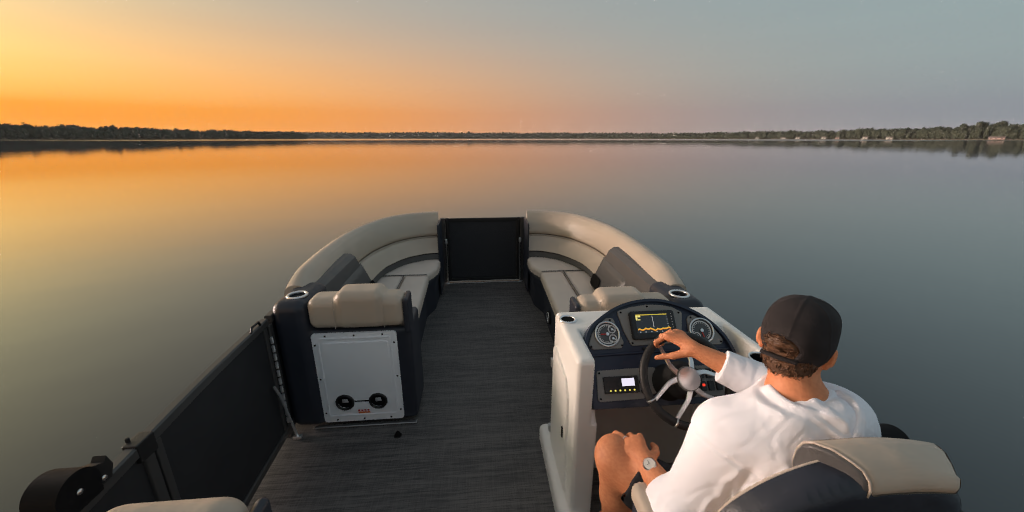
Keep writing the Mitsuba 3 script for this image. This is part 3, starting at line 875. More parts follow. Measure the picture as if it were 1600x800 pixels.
# stern seat whose headrest shows at the bottom edge
stern = thing('stern_seat', 'cream seat back at the bottom left edge, only its rounded top in view', 'seat')
fs = Field([-0.95, 0.2, 0.3], [-0.38, 0.9, 0.97], 0.008)
fs.rb(-0.80, -0.497, 0.48, 0.70, 0.45, 0.938, 0.06)
put(stern, 'headrest', fs.mesh(3), 'cream_vinyl', 40)
put(stern, 'headrest_side', rbox(-0.494, -0.466, 0.48, 0.69, 0.40, 0.912, 0.013), 'navy_vinyl', 40)
put(stern, 'back_shell', rbox(-0.90, -0.470, 0.44, 0.70, 0.002, 0.448, 0.02), 'navy_vinyl', 40)
put(stern, 'seat_cushion', cushion(rrect(-1.05, -0.46, -0.6, 0.43, 0.04), 0.30, 0.44, 0.03, 0.01), 'grey_vinyl', 40)
put(stern, 'base', rbox(-1.04, -0.48, -0.6, 0.438, 0.002, 0.298, 0.01), 'navy_vinyl', 40)

# the folded canopy hinges on the side rails
def bracket(s, y, label):
    k = thing('rail_hinge', label, 'bracket', 'black hinge brackets on the side rails')
    x0, x1 = side_u(y) - 0.040, side_u(y) + 0.045
    c = (y, 0.806)
    hous = sg.Polygon([(c[0] + 0.056 * math.cos(a), c[1] + 0.056 * math.sin(a)) for a in np.linspace(-0.3, math.pi + 0.25, 28)] + [(y - 0.072, 0.760), (y + 0.050, 0.760)])
    m = plate(hous, np.array([0, 0, 0]), np.array([0, 1.0, 0]), np.array([0, 0, 1.0]), x0, x1, 0.012)
    put(k, 'housing', flip(m, s), 'bracket_black', 35)
    lug = sg.Polygon([(y + 0.03, 0.757), (y + 0.095, 0.757), (y + 0.108, 0.79), (y + 0.098, 0.825), (y + 0.088, 0.812), (y + 0.03, 0.842)])
    put(k, 'lug', flip(plate(lug, np.zeros(3), np.array([0, 1.0, 0]), np.array([0, 0, 1.0]), x0 + 0.018, x1 - 0.03, 0.006), s), 'black_matte', 35)
    put(k, 'strap', flip(cat(rbox(x0 - 0.004, x1 - 0.02, y - 0.42, y - 0.05, 0.760, 0.782, 0.008)), s), 'black_matte', 35)
    for (yy, zz) in ((y, 0.806), (y + 0.075, 0.772), (y - 0.16, 0.772)):
        b = trimesh.creation.icosphere(2, 0.008)
        b.apply_scale([0.55, 1, 1])
        b.apply_translation([x0 + (0.018 if yy > y + .04 else (-0.004 if yy < y - .1 else 0.0)), yy, zz])
        put(k, 'bolt', flip(b, s), 'steel', True)


bracket(-1, 0.835, 'black rounded hinge bracket on the left rail in the bottom left corner')
bracket(1, 0.80, 'black hinge bracket on the right rail, behind the driver seat')

plug = thing('deck_plug', 'small black cone-shaped plug on the deck in front of the white storage door', 'plug')
prof = np.array([[0.0, 0.032], [0.006, 0.031], [0.010, 0.026], [0.019, 0.006], [0.020, 0.001], [0.0, 0.001]])
m = trimesh.creation.revolve(prof, sections=18)
m.apply_translation([-0.50, 1.875, 0])
put(plug, 'body', m, 'void_black', 40)
put(plug, 'rim', tube(np.c_[-0.50 + 0.021 * np.cos(np.arange(20) * np.pi / 10), 1.875 + 0.021 * np.sin(np.arange(20) * np.pi / 10), np.full(20, 0.003)], 0.0025, 6, closed=True), 'black_plastic', True)
# ---------------------------------------------------------------- helm console
helm_console = thing('helm_console', 'white helm console on the right of the deck, black dash with gauges and screens', 'console')
fc = Field([0.28, 1.16, -0.05], [1.22, 1.80, 0.90], 0.007)
fc.rb(0.36, 1.15, 1.25, 1.70, 0.002, 0.838, 0.022)
fc.cut(lambda x, y, z: np.maximum(np.abs(x - 0.767) - 0.335, 0.774 * (y - 1.25) - 0.633 * (z - 0.62) - 0.06), [0.42, 1.16, 0.55], [1.12, 1.75, 0.90], 0.012)
fc.rb(0.458, 1.055, 1.0, 1.56, -0.2, 0.585, 0.02, 0.01, cut=True)
fc.rb(0.315, 0.42, 1.22, 1.82, -0.05, 0.085, 0.03, 0.02)
fc.rb(0.392 - 0.036, 0.45, 1.30, 1.66, 0.30, 0.40, 0.01)
put(helm_console, 'body', fc.mesh(3), 'white_gelcoat', 40)
put(helm_console, 'knee_wall', rbox(0.452, 1.062, 1.545, 1.572, 0.003, 0.60, 0.005), 'knee_wall', 35)
Xn = np.array([0, -1.0, 0])
door = sg.Polygon([(-1.66, 0.11), (-1.66, 0.66), (-1.63, 0.69), (-1.40, 0.665), (-1.345, 0.60), (-1.33, 0.11)]).buffer(-0.012).buffer(0.012)
d = put(helm_console, 'side_door', plate(door, np.array([0.3605, 0, 0]), Xn, np.array([0, 0, 1.0]), 0.0, 0.011, 0.005), 'white_gelcoat', 30)
put(d, 'latch', plate(rrect(-1.405, -1.385, 0.36, 0.415, 0.008), np.array([0.3605, 0, 0]), Xn, np.array([0, 0, 1.0]), 0.0115, 0.016, 0.003), 'black_plastic', 30)
put(d, 'hinge', plate(rrect(-1.672, -1.645, 0.555, 0.60, 0.006), np.array([0.3605, 0, 0]), Xn, np.array([0, 0, 1.0]), 0.0115, 0.02, 0.003), 'aluminium', 30)
put(d, 'hinge', plate(rrect(-1.672, -1.645, 0.16, 0.205, 0.006), np.array([0.3605, 0, 0]), Xn, np.array([0, 0, 1.0]), 0.0115, 0.02, 0.003), 'aluminium', 30)
a = np.arange(32) * np.pi / 16
cup = put(helm_console, 'cup_holder', tube(np.c_[0.402 + 0.036 * np.cos(a), 1.60 + 0.036 * np.sin(a), np.full(32, 0.840)], 0.006, 8, closed=True), 'brushed', True)
put(cup, 'well', prism(circle(0.402, 1.60, 0.034), 0.8392, 0.8412), 'void_black')

DO, DX, DB = np.array([0.0, 1.25, 0.62]), np.array([1.0, 0, 0]), np.array([0, 0.27, 0.33]) / math.hypot(0.27, 0.33)
DN = np.cross(DX, DB)


def on_dash(poly, t0, t1, bevel=0.0):
    return plate(poly, DO, DX, DB, t0, t1, bevel)


def dash_pt(a, b, t=0.0):
    return DO + DX * a + DB * b + DN * t


outline = sg.Polygon(np.vstack([[(0.438, -0.004), (0.430, 0.12), (0.426, 0.196)], spline([(0.428, 0.25), (0.454, 0.312), (0.522, 0.373), (0.601, 0.414), (0.707, 0.438), (0.796, 0.436), (0.866, 0.417), (0.946, 0.378), (1.015, 0.323), (1.067, 0.245), (1.090, 0.16)], 40), [(1.096, 0.08), (1.092, -0.004)]])).buffer(-0.012).buffer(0.012)
rim_in = outline.buffer(-0.012)
dash = put(helm_console, 'dash', on_dash(outline, -0.11, -0.008, 0.010), 'dash_navy', 35)
lip = sg.Polygon(outline.exterior.coords, [rim_in.exterior.coords[::-1]])
up = lip.intersection(sg.box(0, 0.19, 2, 1))
put(dash, 'hood_lip', on_dash(max(getattr(up, 'geoms', [up]), key=lambda g: g.area), -0.009, 0.010), 'dash_navy', 30)
put(dash, 'brow', cat(tube([dash_pt(x, 0.205 + 0.006 * math.sin((x - 0.44) * 4), -0.007) for x in np.linspace(0.445, 1.085, 30)], 0.006, 8)), 'dash_navy', True)


def gauge(cx, cy, r, subs, needle, ticks):
    g = put(helm_console, 'gauge', on_dash(circle(cx, cy, r * 0.90, 40), 0.0005, 0.004), 'gauge_face')
    aa = np.arange(48) * 2 * np.pi / 48
    put(g, 'bezel', tube([dash_pt(cx + r * 0.95 * math.cos(q), cy + r * 0.95 * math.sin(q), 0.008) for q in aa], 0.0042, 8, DN, True), 'steel', True)
    arcs = sg.LineString([(cx + r * 0.74 * math.cos(q), cy + r * 0.74 * math.sin(q)) for q in np.radians(np.linspace(ticks[0], ticks[1], 40))])
    put(g, 'scale_ring', on_dash(arcs.buffer(r * 0.045, cap_style='flat'), 0.0042, 0.0052), 'gauge_ring')
    tk = []
    for q in np.radians(np.linspace(ticks[0], ticks[1], 19)):
        l = sg.LineString([(cx + r * 0.58 * math.cos(q), cy + r * 0.58 * math.sin(q)), (cx + r * 0.66 * math.cos(q), cy + r * 0.66 * math.sin(q))]).buffer(r * 0.018, cap_style='flat')
        tk.append(on_dash(l, 0.0042, 0.0052))
    put(g, 'scale_marks', cat(*tk), 'ink_white')
    labels[list(scene)[-1]] = {'kind': 'stuff'}
    for (sx, sy, sr) in subs:
        o = circle(cx + sx * r, cy + sy * r, sr * r, 28)
        put(g, 'small_dial', on_dash(sg.Polygon(o.exterior.coords, [o.buffer(-sr * r * 0.22).exterior.coords[::-1]]), 0.0042, 0.0062), 'gauge_ring')
        put(g, 'small_hub', on_dash(circle(cx + sx * r, cy + sy * r, r * 0.09, 14), 0.0062, 0.010), 'bright_rim')
        put(g, 'small_hand', on_dash(sg.LineString([(cx + sx * r, cy + sy * r), (cx + sx * r + sr * r * 0.6, cy + sy * r - sr * r * 0.25)]).buffer(r * 0.028), 0.0062, 0.0072), 'ink_white')
    q = math.radians(needle)
    hx, hy = cx + r * 0.0, cy
    put(g, 'needle', on_dash(sg.LineString([(hx, hy), (hx + r * 0.52 * math.cos(q), hy + r * 0.52 * math.sin(q))]).buffer(r * 0.035), 0.0064, 0.0075), 'ink_red')
    put(g, 'needle_hub', on_dash(circle(hx, hy, r * 0.13, 18), 0.0076, 0.012), 'bright_rim')
    return g


def panel(name, pts, holes, screws, label=None):
    poly = sg.Polygon(pts).buffer(0.012, quad_segs=5).buffer(-0.024, quad_segs=5).buffer(0.012, quad_segs=5)
    p = put(helm_console, name, on_dash(poly, -0.0075, 0.0, 0.0025), 'dash_grey', 30, label)
    for (x, y) in screws:
        put(p, 'screw', on_dash(circle(x, y, 0.0042, 10), 0.0003, 0.0025), 'void_black')
    return p


panel('gauge_panel', [(0.449, 0.248), (0.469, 0.296), (0.503, 0.336), (0.542, 0.363), (0.571, 0.362), (0.603, 0.255), (0.590, 0.231), (0.466, 0.231)], [], [(0.459, 0.243), (0.556, 0.353), (0.592, 0.243)])
panel('gauge_panel', [(0.905, 0.345), (0.916, 0.359), (0.936, 0.361), (1.003, 0.325), (1.046, 0.252), (1.038, 0.229), (0.92, 0.228), (0.898, 0.25)], [], [(0.922, 0.350), (1.034, 0.240), (0.908, 0.243)])
screen_panel = panel('screen_panel', [(0.594, 0.392), (0.66, 0.408), (0.733, 0.416), (0.80, 0.412), (0.848, 0.401), (0.889, 0.376), (0.868, 0.285), (0.845, 0.243), (0.636, 0.239), (0.612, 0.30), (0.600, 0.36)], [], [(0.610, 0.384), (0.733, 0.407), (0.872, 0.374), (0.640, 0.250), (0.842, 0.254)])
panel('radio_panel', [(0.468, 0.144), (0.458, 0.023), (0.645, 0.027), (0.72, 0.05), (0.72, 0.148), (0.60, 0.147)], [], [(0.477, 0.134), (0.470, 0.034)])
panel('switch_panel', [(0.845, 0.145), (0.845, 0.022), (1.005, 0.022), (1.005, 0.145)], [], [(0.997, 0.136), (0.997, 0.031)])
gauge(0.534, 0.292, 0.054, [(0.42, 0.36, 0.32), (0.42, -0.36, 0.32)], 180, (60, 300))
gauge(0.955, 0.290, 0.055, [(-0.45, -0.42, 0.30)], -80, (-60, 200))

fish_finder = put(helm_console, 'sonar_screen', on_dash(rrect(0.642, 0.840, 0.262, 0.384, 0.010), 0.0004, 0.020, 0.006), 'black_plastic', 30, 'sonar screen showing a yellow bar and an orange trace')
S0 = 0.0204
scene[free(fish_finder + '__display')] = {**mikit.ply(on_dash(sg.box(0.662, 0.286, 0.806, 0.370), S0, S0 + 0.001), 'black_plastic'), 'emitter': lamp([0.010, 0.014, 0.018])}
S1 = S0 + 0.0013


def lit(name, geos, rgb):
    m = cat(*[on_dash(g, S1, S1 + 0.0008) for g in geos])
    scene[free(fish_finder + '__' + name)] = {**mikit.ply(m, 'black_plastic'), 'emitter': lamp(rgb)}


lit('status_bar', [sg.box(0.664, 0.3635, 0.804, 0.3665)], [0.75, 0.55, 0.04])
lit('readout', [sg.box(0.664, 0.3555, 0.674, 0.3625), sg.box(0.676, 0.3555, 0.685, 0.3625), sg.box(0.664, 0.3485, 0.671, 0.3545), sg.box(0.664, 0.3425, 0.669, 0.3475), sg.box(0.6705, 0.3425, 0.683, 0.3465)], [0.85, 0.75, 0.22])
xs = np.linspace(0.666, 0.812, 40)
tr = [(x, 0.3005 + 0.0022 * math.sin(i * 0.9) + (0.003 if 8 < i < 16 or i > 31 else 0.0) - (0.004 if 19 < i < 23 else 0)) for i, x in enumerate(xs)]
lit('bottom_trace', [sg.LineString(tr).buffer(0.0022, cap_style='flat')], [0.85, 0.30, 0.02])
lit('trace_edge', [sg.LineString([(x, y + 0.0030) for x, y in tr]).buffer(0.0007, cap_style='flat')], [0.85, 0.65, 0.08])
lit('scale_marks', [sg.box(x - 0.0011, y - 0.0014, x + 0.0011, y + 0.0014) for x in (0.738, 0.8025) for y in (0.353, 0.343, 0.333, 0.323, 0.313)] + [sg.box(x - 0.0022, 0.2895, x + 0.0022, 0.2925) for x in (0.675, 0.699, 0.724, 0.748, 0.772)] + [sg.box(0.7372, 0.31, 0.7388, 0.36)], [0.5, 0.5, 0.5])
keys = put(fish_finder, 'key_marks', cat(*[on_dash(circle(0.824, y, 0.0018, 8), S0, S0 + 0.001) for y in np.linspace(0.285, 0.366, 8)]), 'ink_white')
labels[keys] = {'kind': 'stuff'}

radio = put(helm_console, 'radio', on_dash(rrect(0.489, 0.634, 0.052, 0.118, 0.004), 0.0004, 0.010, 0.003), 'black_plastic', 30, 'black marine radio with a small lit white screen')
scene[free(radio + '__display')] = {**mikit.ply(on_dash(sg.box(0.563, 0.0785, 0.616, 0.1085), 0.0104, 0.0112), 'black_plastic'), 'emitter': lamp([0.85, 0.80, 0.95])}
for x in np.linspace(0.512, 0.611, 6):
    scene[free(radio + '__button_light')] = {**mikit.ply(on_dash(circle(x, 0.0625, 0.0034, 10), 0.0104, 0.0124), 'black_plastic'), 'emitter': lamp([0.9, 0.75, 0.12])}
put(helm_console, 'knob', on_dash(circle(0.652, 0.092, 0.013, 18), 0.0004, 0.016, 0.004), 'black_plastic', 30)
put(helm_console, 'socket', on_dash(circle(0.650, 0.055, 0.009, 16), 0.0004, 0.008, 0.003), 'black_plastic', 30)
put(helm_console, 'start_button', on_dash(circle(0.688, 0.226, 0.007, 14), -0.0078, 0.002, 0.002), 'black_plastic', 30)
for i, x in enumerate((0.873, 0.907, 0.941, 0.975)):
    for j, y in enumerate((0.062, 0.112)):
        sw = put(helm_console, 'rocker_switch', on_dash(rrect(x - 0.0125, x + 0.0125, y - 0.019, y + 0.019, 0.003), 0.0004, 0.009, 0.003), 'black_plastic', 30)
        if (i, j) in ((1, 0), (0, 1)):
            scene[free(sw + '__lamp')] = {**mikit.ply(on_dash(rrect(x - 0.006, x + 0.006, y - 0.001, y + 0.009, 0.002), 0.0094, 0.0102), 'black_plastic'), 'emitter': lamp([1.0, 0.05, 0.02])}

# the wheel
WC = np.array([0.766, 1.188, 0.781])


def wheel_pt(r, deg, t=0.0):
    q = math.radians(deg)
    return WC + DX * r * math.cos(q) + DB * r * math.sin(q) + DN * t


def wplate(poly, t0, t1, bevel=0.0):
    return plate(poly, WC, DX, DB, t0, t1, bevel)


wheel = free('helm_console__steering_wheel')
bump_ring = lambda q: 0.0152 + 0.0012 * max(0, math.cos(math.radians(3 * q + 40)))
angs = np.arange(0, 360, 4)
rim_v = tube([wheel_pt(0.166, q) for q in angs], [bump_ring(q) for q in angs], 14, DN, True)
put(wheel, 'rim', rim_v, 'soft_black', True)
def spoke_line(q0, q1, q2):
    pts = np.array([[r * math.cos(math.radians(q)), r * math.sin(math.radians(q)), t] for r, q, t in ((0.036, q0, 0.010), (0.074, q1, 0.008), (0.159, q2, -0.004))])
    t = np.linspace(0, 1, 14)
    k = np.clip(t / 0.34, 0, 1)[:, None]
    m = np.clip((t - 0.34) / 0.66, 0, 1)[:, None]
    p = np.where(t[:, None] < 0.34, pts[0] + (pts[1] - pts[0]) * k, pts[1] + (pts[2] - pts[1]) * m)
    p[1:-1] = (p[:-2] + 2 * p[1:-1] + p[2:]) / 4
    return [(math.hypot(x, y), math.degrees(math.atan2(y, x)), z) for x, y, z in p]


ends = {164: (121, 207), 42: (88, -3), -76: (-36, -117)}
for c0, es in ends.items():
    for e in es:
        s_ = 1 if ((e - c0 + 180) % 360 - 180) > 0 else -1
        P = np.array([wheel_pt(r, q, t) for r, q, t in spoke_line(c0 + s_ * 13, c0 + s_ * 24, e)])
        tg = np.gradient(P, axis=0); tg /= np.linalg.norm(tg, axis=1, keepdims=True)
        sd = np.cross(DN, tg); sd /= np.linalg.norm(sd, axis=1, keepdims=True)
        wd = np.interp(np.arange(14), [0, 5, 13], [0.0115, 0.0085, 0.0068])[:, None]
        bar = np.stack([P - sd * wd - DN * 0.003, P - sd * wd + DN * 0.002, P - sd * wd * 0.72 + DN * 0.005, P + sd * wd * 0.72 + DN * 0.005, P + sd * wd + DN * 0.002, P + sd * wd - DN * 0.003], axis=1)
        put(wheel, 'spoke', grid_mesh(bar, False, True), 'brushed', 20)
web = circle(0, 0, 0.052, 40)
put(wheel, 'hub_ring', wplate(circle(0, 0, 0.046, 40), 0.0, 0.0165, 0.003), 'dash_grey', 20)
put(wheel, 'hub_cap', wplate(circle(0, 0, 0.0415, 40), 0.0168, 0.026, 0.004), 'brushed', 30)
for q in (204, 243, -40, 85, -8):
    put(wheel, 'rim_clip', tube([wheel_pt(0.166, q + dq) for dq in (-1.6, 0, 1.6)], 0.0172, 14, DN), 'steel', True)
boss = trimesh.creation.revolve(np.array([[0, -0.012], [0.050, -0.012], [0.058, -0.004], [0.058, 0.012], [0.072, 0.035], [0.072, 0.05], [0.066, 0.05], [0.0, 0.05]]), sections=32)
Mb = np.eye(4); Mb[:3, 0], Mb[:3, 1], Mb[:3, 2], Mb[:3, 3] = DX, DB, -DN, WC
boss.apply_transform(Mb)
put(wheel, 'column', cat(boss), 'black_matte', 35)
put(wheel, 'column_boot', tube([WC - DN * 0.05, WC - DN * 0.10, WC - DN * 0.157], [0.060, 0.058, 0.074], 28, (1, 0, 0)), 'black_matte', 40)

tx, ty, tz = 1.080, 1.222, 0.745
pod = put(helm_console, 'cup_pod', trimesh.creation.revolve(np.array([[0.0, 0], [0.034, 0], [0.038, 0.006], [0.043, 0.082], [0.040, 0.084], [0.035, 0.012], [0, 0.012]]), sections=32, transform=trimesh.transformations.translation_matrix([tx, ty, tz])), 'black_plastic', 40, 'black cup holder with a silver rim')
put(pod, 'rim', tube(np.c_[tx + 0.042 * np.cos(a), ty + 0.042 * np.sin(a), np.full(32, tz + 0.086)], 0.005, 8, closed=True), 'bright_rim', True)

# ---------------------------------------------------------------- helm chair
chair = thing('helm_chair', 'helm chair with cream headrest and black back, under the driver', 'chair')
arch = np.vstack([[(0.485, 0.50), (0.466, 0.72)], spline([(0.468, 0.84), (0.482, 0.898), (0.525, 0.955), (0.60, 1.008), (0.68, 1.036), (0.76, 1.042), (0.85, 1.030), (0.945, 0.975), (0.985, 0.89)], 26), [(0.990, 0.72), (0.965, 0.50)]])
cp = sg.Polygon(arch)


def lean(z):
    return -0.10 * (z - 0.5)


m = cushion(cp, 0.0, 0.070, 0.034, 0.004, 0.02)
m.vertices = np.c_[m.vertices[:, 0], 0.612 - m.vertices[:, 2] + lean(m.vertices[:, 1]), m.vertices[:, 1]]
put(chair, 'back_shell', m, 'navy_vinyl', 45)
m2 = cushion(cp.buffer(-0.014), 0.0, 0.022, 0.015, 0.004, 0.02)
m2.vertices = np.c_[m2.vertices[:, 0], 0.6125 + m2.vertices[:, 2] + lean(m2.vertices[:, 1]), m2.vertices[:, 1]]
m2.invert()
put(chair, 'backrest', m2, 'cream_vinyl', 45)
hp = [(0.598, 0.955), (0.606, 0.99), (0.604, 1.022), (0.594, 1.046), (0.577, 1.060), (0.552, 1.066), (0.526, 1.061), (0.508, 1.054), (0.497, 1.040), (0.492, 1.024), (0.494, 1.006)]
hx = np.linspace(0.660, 0.958, 24)


def head_ring(x):
    t = (x - 0.660) / 0.298
    dz = 0.003 - 0.030 * max(0, t - 0.40) ** 1.7 / 0.6 ** 1.7
    e = max(0.0, min(1.0, min(t, 1 - t) / 0.06))
    sh = 1 - 0.06 * (1 - math.sqrt(1 - (1 - e) ** 2))
    return np.array([[0.808 + (x - 0.808) * (1 - 0.36 * min(1.0, max(0.0, (0.585 - y) / 0.09))), 0.540 + (y - 0.540) * sh, 1.00 + (z - 1.00) * sh + dz * (1 if y > 0.5 else 0.4)] for y, z in hp])


hm = grid_mesh(np.array([head_ring(x) for x in hx]), False, True)
put(chair, 'headrest', hm, 'cream_vinyl', 60)
hc = np.array([0, 0.543, 1.008])
put(chair, 'headrest_side', grid_mesh(np.array([(head_ring(0.668) - hc) * [1, g, g] + hc + [x, 0, 0] for x, g in ((-0.0095, 0.94), (-0.015, 0.91), (-0.019, 0.83))]), False, True), 'charcoal_vinyl', 40)
put(chair, 'headrest_piping', tube(head_ring(0.662) + [-0.003, 0, 0], 0.0026, 8, (1, 0, 0)), 'piping', True)
put(chair, 'back_piping', tube(np.c_[arch[:20, 0] + 0.002, 0.6125 + lean(arch[:20, 1]), arch[:20, 1] - 0.001], 0.0030, 8, (0, 1, 0)), 'piping', True)
put(chair, 'seat', cushion(rrect(0.50, 0.93, 0.58, 1.02, 0.07), 0.38, 0.485, 0.045, 0.012), 'cream_vinyl', 45)
put(chair, 'seat_base', rbox(0.50, 0.93, 0.55, 1.0, 0.335, 0.378, 0.015), 'navy_vinyl', 40)
for x in (0.402, 0.945):
    arm = cushion(rrect(x, x + 0.058, 0.46, 0.815, 0.026), 0.695, 0.738, 0.018, 0.004, 0.012)
    ar = put(chair, 'armrest', arm, 'cream_vinyl', 45)
    put(ar, 'arm_side', rbox(x + 0.004, x + 0.052, 0.46, 0.800, 0.585, 0.694, 0.018), 'navy_vinyl', 40)
put(chair, 'pedestal', cat(tube([[0.715, 0.76, 0.03], [0.715, 0.76, 0.334]], 0.04, 20, (0, 1, 0))), 'aluminium', 40)
put(chair, 'foot_plate', trimesh.creation.cylinder(0.15, 0.026, 32, transform=trimesh.transformations.translation_matrix([0.715, 0.76, 0.0155])), 'aluminium', 40)
put(chair, 'footrest', cat(tube([[0.715, 0.80, 0.15], [0.715, 1.08, 0.16]], 0.016, 10), tube([[0.42, 1.085, 0.165], [0.95, 1.085, 0.165]], 0.018, 12)), 'aluminium', 40)

# ---------------------------------------------------------------- the driver
person = thing('person', 'person in white hooded shirt and black cap at the helm, one hand on the wheel', 'person')
HAND_R = {'wrist': [0.7484, 1.1423, 0.9349],
          'index': [[0.6885, 1.2334, 0.941], [0.656, 1.2508, 0.903], [0.6686, 1.2744, 0.8636], [0.6975, 1.2874, 0.8459]],
          'middle': [[0.7129, 1.2484, 0.9452], [0.6947, 1.2861, 0.9091], [0.6978, 1.3052, 0.8699], [0.7173, 1.3072, 0.8476]],
          'ring': [[0.7373, 1.2559, 0.9427], [0.7248, 1.2961, 0.9161], [0.7307, 1.3203, 0.877], [0.7454, 1.3174, 0.8547]],
          'little': [[0.7541, 1.2485, 0.9404], [0.7473, 1.2844, 0.9186], [0.7516, 1.3058, 0.8869], [0.7613, 1.3041, 0.8673]],
          'thumb': [[0.7239, 1.1486, 0.9143], [0.6768, 1.1766, 0.8893], [0.651, 1.1958, 0.8762], [0.6316, 1.2093, 0.8634]]}
HAND_L = {'wrist': [0.4720, 0.8560, 0.7420],
          'index': [[0.476, 0.927, 0.7640], [0.4935, 0.962, 0.7420], [0.4990, 0.980, 0.7190], [0.5010, 0.990, 0.700]],
          'middle': [[0.461, 0.932, 0.7600], [0.4670, 0.970, 0.7380], [0.4690, 0.990, 0.7150], [0.470, 1.000, 0.695]],
          'ring': [[0.445, 0.928, 0.7520], [0.4350, 0.963, 0.7440], [0.4320, 0.984, 0.7330], [0.431, 0.998, 0.720]],
          'little': [[0.4285, 0.916, 0.7400], [0.4090, 0.938, 0.7290], [0.3970, 0.950, 0.7200], [0.386, 0.958, 0.714]],
          'thumb': [[0.4870, 0.872, 0.7440], [0.5120, 0.897, 0.7360], [0.5240, 0.921, 0.7260], [0.5270, 0.941, 0.717]]}
FINGER = {'index': ((0.045, 0.028, 0.021), 0.0092), 'middle': ((0.049, 0.031, 0.022), 0.0094), 'ring': ((0.045, 0.029, 0.021), 0.0089), 'little': ((0.035, 0.022, 0.018), 0.0080), 'thumb': ((0.045, 0.034, 0.026), 0.0108)}


def hand(f, H):
    w = np.array(H['wrist'])
    kn = {}
    for name in ('index', 'middle', 'ring', 'little', 'thumb'):
        p = [np.array(q) for q in H[name]]
        lens, r = FINGER[name]
        q = [p[0]]
        for k in range(3):
            dd = p[k + 1] - p[k]
            q.append(q[-1] + dd / np.linalg.norm(dd) * lens[k])
        kn[name] = q
    for name in ('index', 'middle', 'ring', 'little'):
        f.cone(w + (kn[name][0] - w) * 0.12, kn[name][0], 0.0165, 0.0118, k=0.016)
    for u, v in (('index', 'middle'), ('middle', 'ring'), ('ring', 'little')):
        f.cone(kn[u][0] * 0.88 + w * 0.12, kn[v][0] * 0.88 + w * 0.12, 0.0115, k=0.01)
    f.cone(w + (kn['thumb'][0] - w) * 0.5, kn['thumb'][1], 0.0165, 0.0125, k=0.014)
    for name in kn:
        lens, r = FINGER[name]
        q = kn[name]
        rad = [r * 1.08, r, r * 0.92, r * 0.78]
        st = 1 if name == 'thumb' else 0
        for k in range(st, 3):
            f.cone(q[k], q[k + 1], rad[k], rad[k + 1], k=0.003 if k > st else 0.007)
            if k > 0:
                f.ell(q[k], np.eye(3), [rad[k] * 1.06] * 3, k=0.003)
    return kn


V3 = lambda *a: np.array(a, float)
SH_L, SH_R = V3(0.605, 0.735, 0.948), V3(0.868, 0.730, 0.975)
EL_L, EL_R = V3(0.492, 0.706, 0.722), V3(0.955, 0.985, 0.862)
WR_L, WR_R = np.array(HAND_L['wrist']), np.array(HAND_R['wrist'])
KNEE_L, KNEE_R = V3(0.407, 0.929, 0.690), V3(0.86, 1.05, 0.62)
HEAD = V3(0.757, 0.765, 1.183)
fdir = V3(math.sin(math.radians(54)), math.cos(math.radians(54)), -0.10)
fdir /= np.linalg.norm(fdir)
sdir = np.cross(fdir, [0, 0, 1.0]); sdir /= np.linalg.norm(sdir)
udir = np.cross(sdir, fdir)
HA = np.array([fdir, sdir, udir])
hp_ = lambda a, b, c: HEAD + fdir * a + sdir * b + udir * c

HS = 0.84                      # the size of the head
hp_ = lambda a, b, c: HEAD + (fdir * a + sdir * b + udir * c) * HS
he = lambda f, c, r, k=0.0, cut=False: f.ell(c, HA, [q * HS for q in r], k * HS, cut)
fb = Field([0.30, 0.52, 0.03], [1.10, 1.36, 1.36], 0.0034)
# head and neck
he(fb, hp_(0, 0, 0.018), [0.098, 0.077, 0.098])
he(fb, hp_(0.022, 0, -0.045), [0.070, 0.060, 0.075], 0.03)
fb.cone(hp_(0.060, 0.022, -0.090), hp_(0.060, -0.022, -0.090), 0.020, k=0.03)
fb.cone(hp_(0.100, 0, -0.005), hp_(0.112, 0, -0.035), 0.008, 0.012, k=0.012)
fb.cone(hp_(0.092, -0.018, -0.066), hp_(0.092, 0.018, -0.066), 0.008, k=0.012)
for s_ in (-1, 1):
    he(fb, hp_(0.090, s_ * 0.032, 0.004), [0.012, 0.016, 0.009], 0.012, True)
    he(fb, hp_(0.083, s_ * 0.032, 0.004), [0.012, 0.012, 0.012], 0.003)
    he(fb, hp_(0.000, s_ * 0.080, -0.022), [0.020, 0.009, 0.034], 0.010)
    he(fb, hp_(-0.004, s_ * 0.090, -0.016), [0.018, 0.007, 0.025], 0.008)
    he(fb, hp_(0.004, s_ * 0.093, -0.022), [0.010, 0.006, 0.017], 0.004, True)
NB = V3(0.752, 0.715, 1.035)
fb.cone(NB, hp_(-0.012, 0, -0.055), 0.052, 0.047, k=0.025)
fb.cone(NB - [0.010, 0.008, 0.01], hp_(-0.045, 0, -0.05), 0.036, 0.032, k=0.025)
# trunk
fb.cone(V3(0.695, 0.70, 0.93), V3(0.665, 0.70, 0.62), 0.092, 0.088, k=0.05)
fb.cone(V3(0.815, 0.70, 0.94), V3(0.775, 0.70, 0.62), 0.092, 0.088, k=0.05)
fb.cone(SH_L, NB, 0.052, 0.05, k=0.05)
fb.cone(SH_R, NB, 0.052, 0.05, k=0.05)
# arms
fb.cone(SH_L, EL_L, 0.052, 0.038, k=0.03)
fb.cone(EL_L, EL_L * 0.55 + WR_L * 0.45, 0.040, 0.037, k=0.02)
fb.cone(EL_L * 0.55 + WR_L * 0.45, WR_L, 0.037, 0.0255, k=0.02)
fb.cone(SH_R, EL_R, 0.052, 0.040, k=0.03)
fb.cone(EL_R, EL_R * 0.6 + WR_R * 0.4, 0.042, 0.041, k=0.02)
fb.cone(EL_R * 0.6 + WR_R * 0.4, WR_R, 0.041, 0.026, k=0.02)
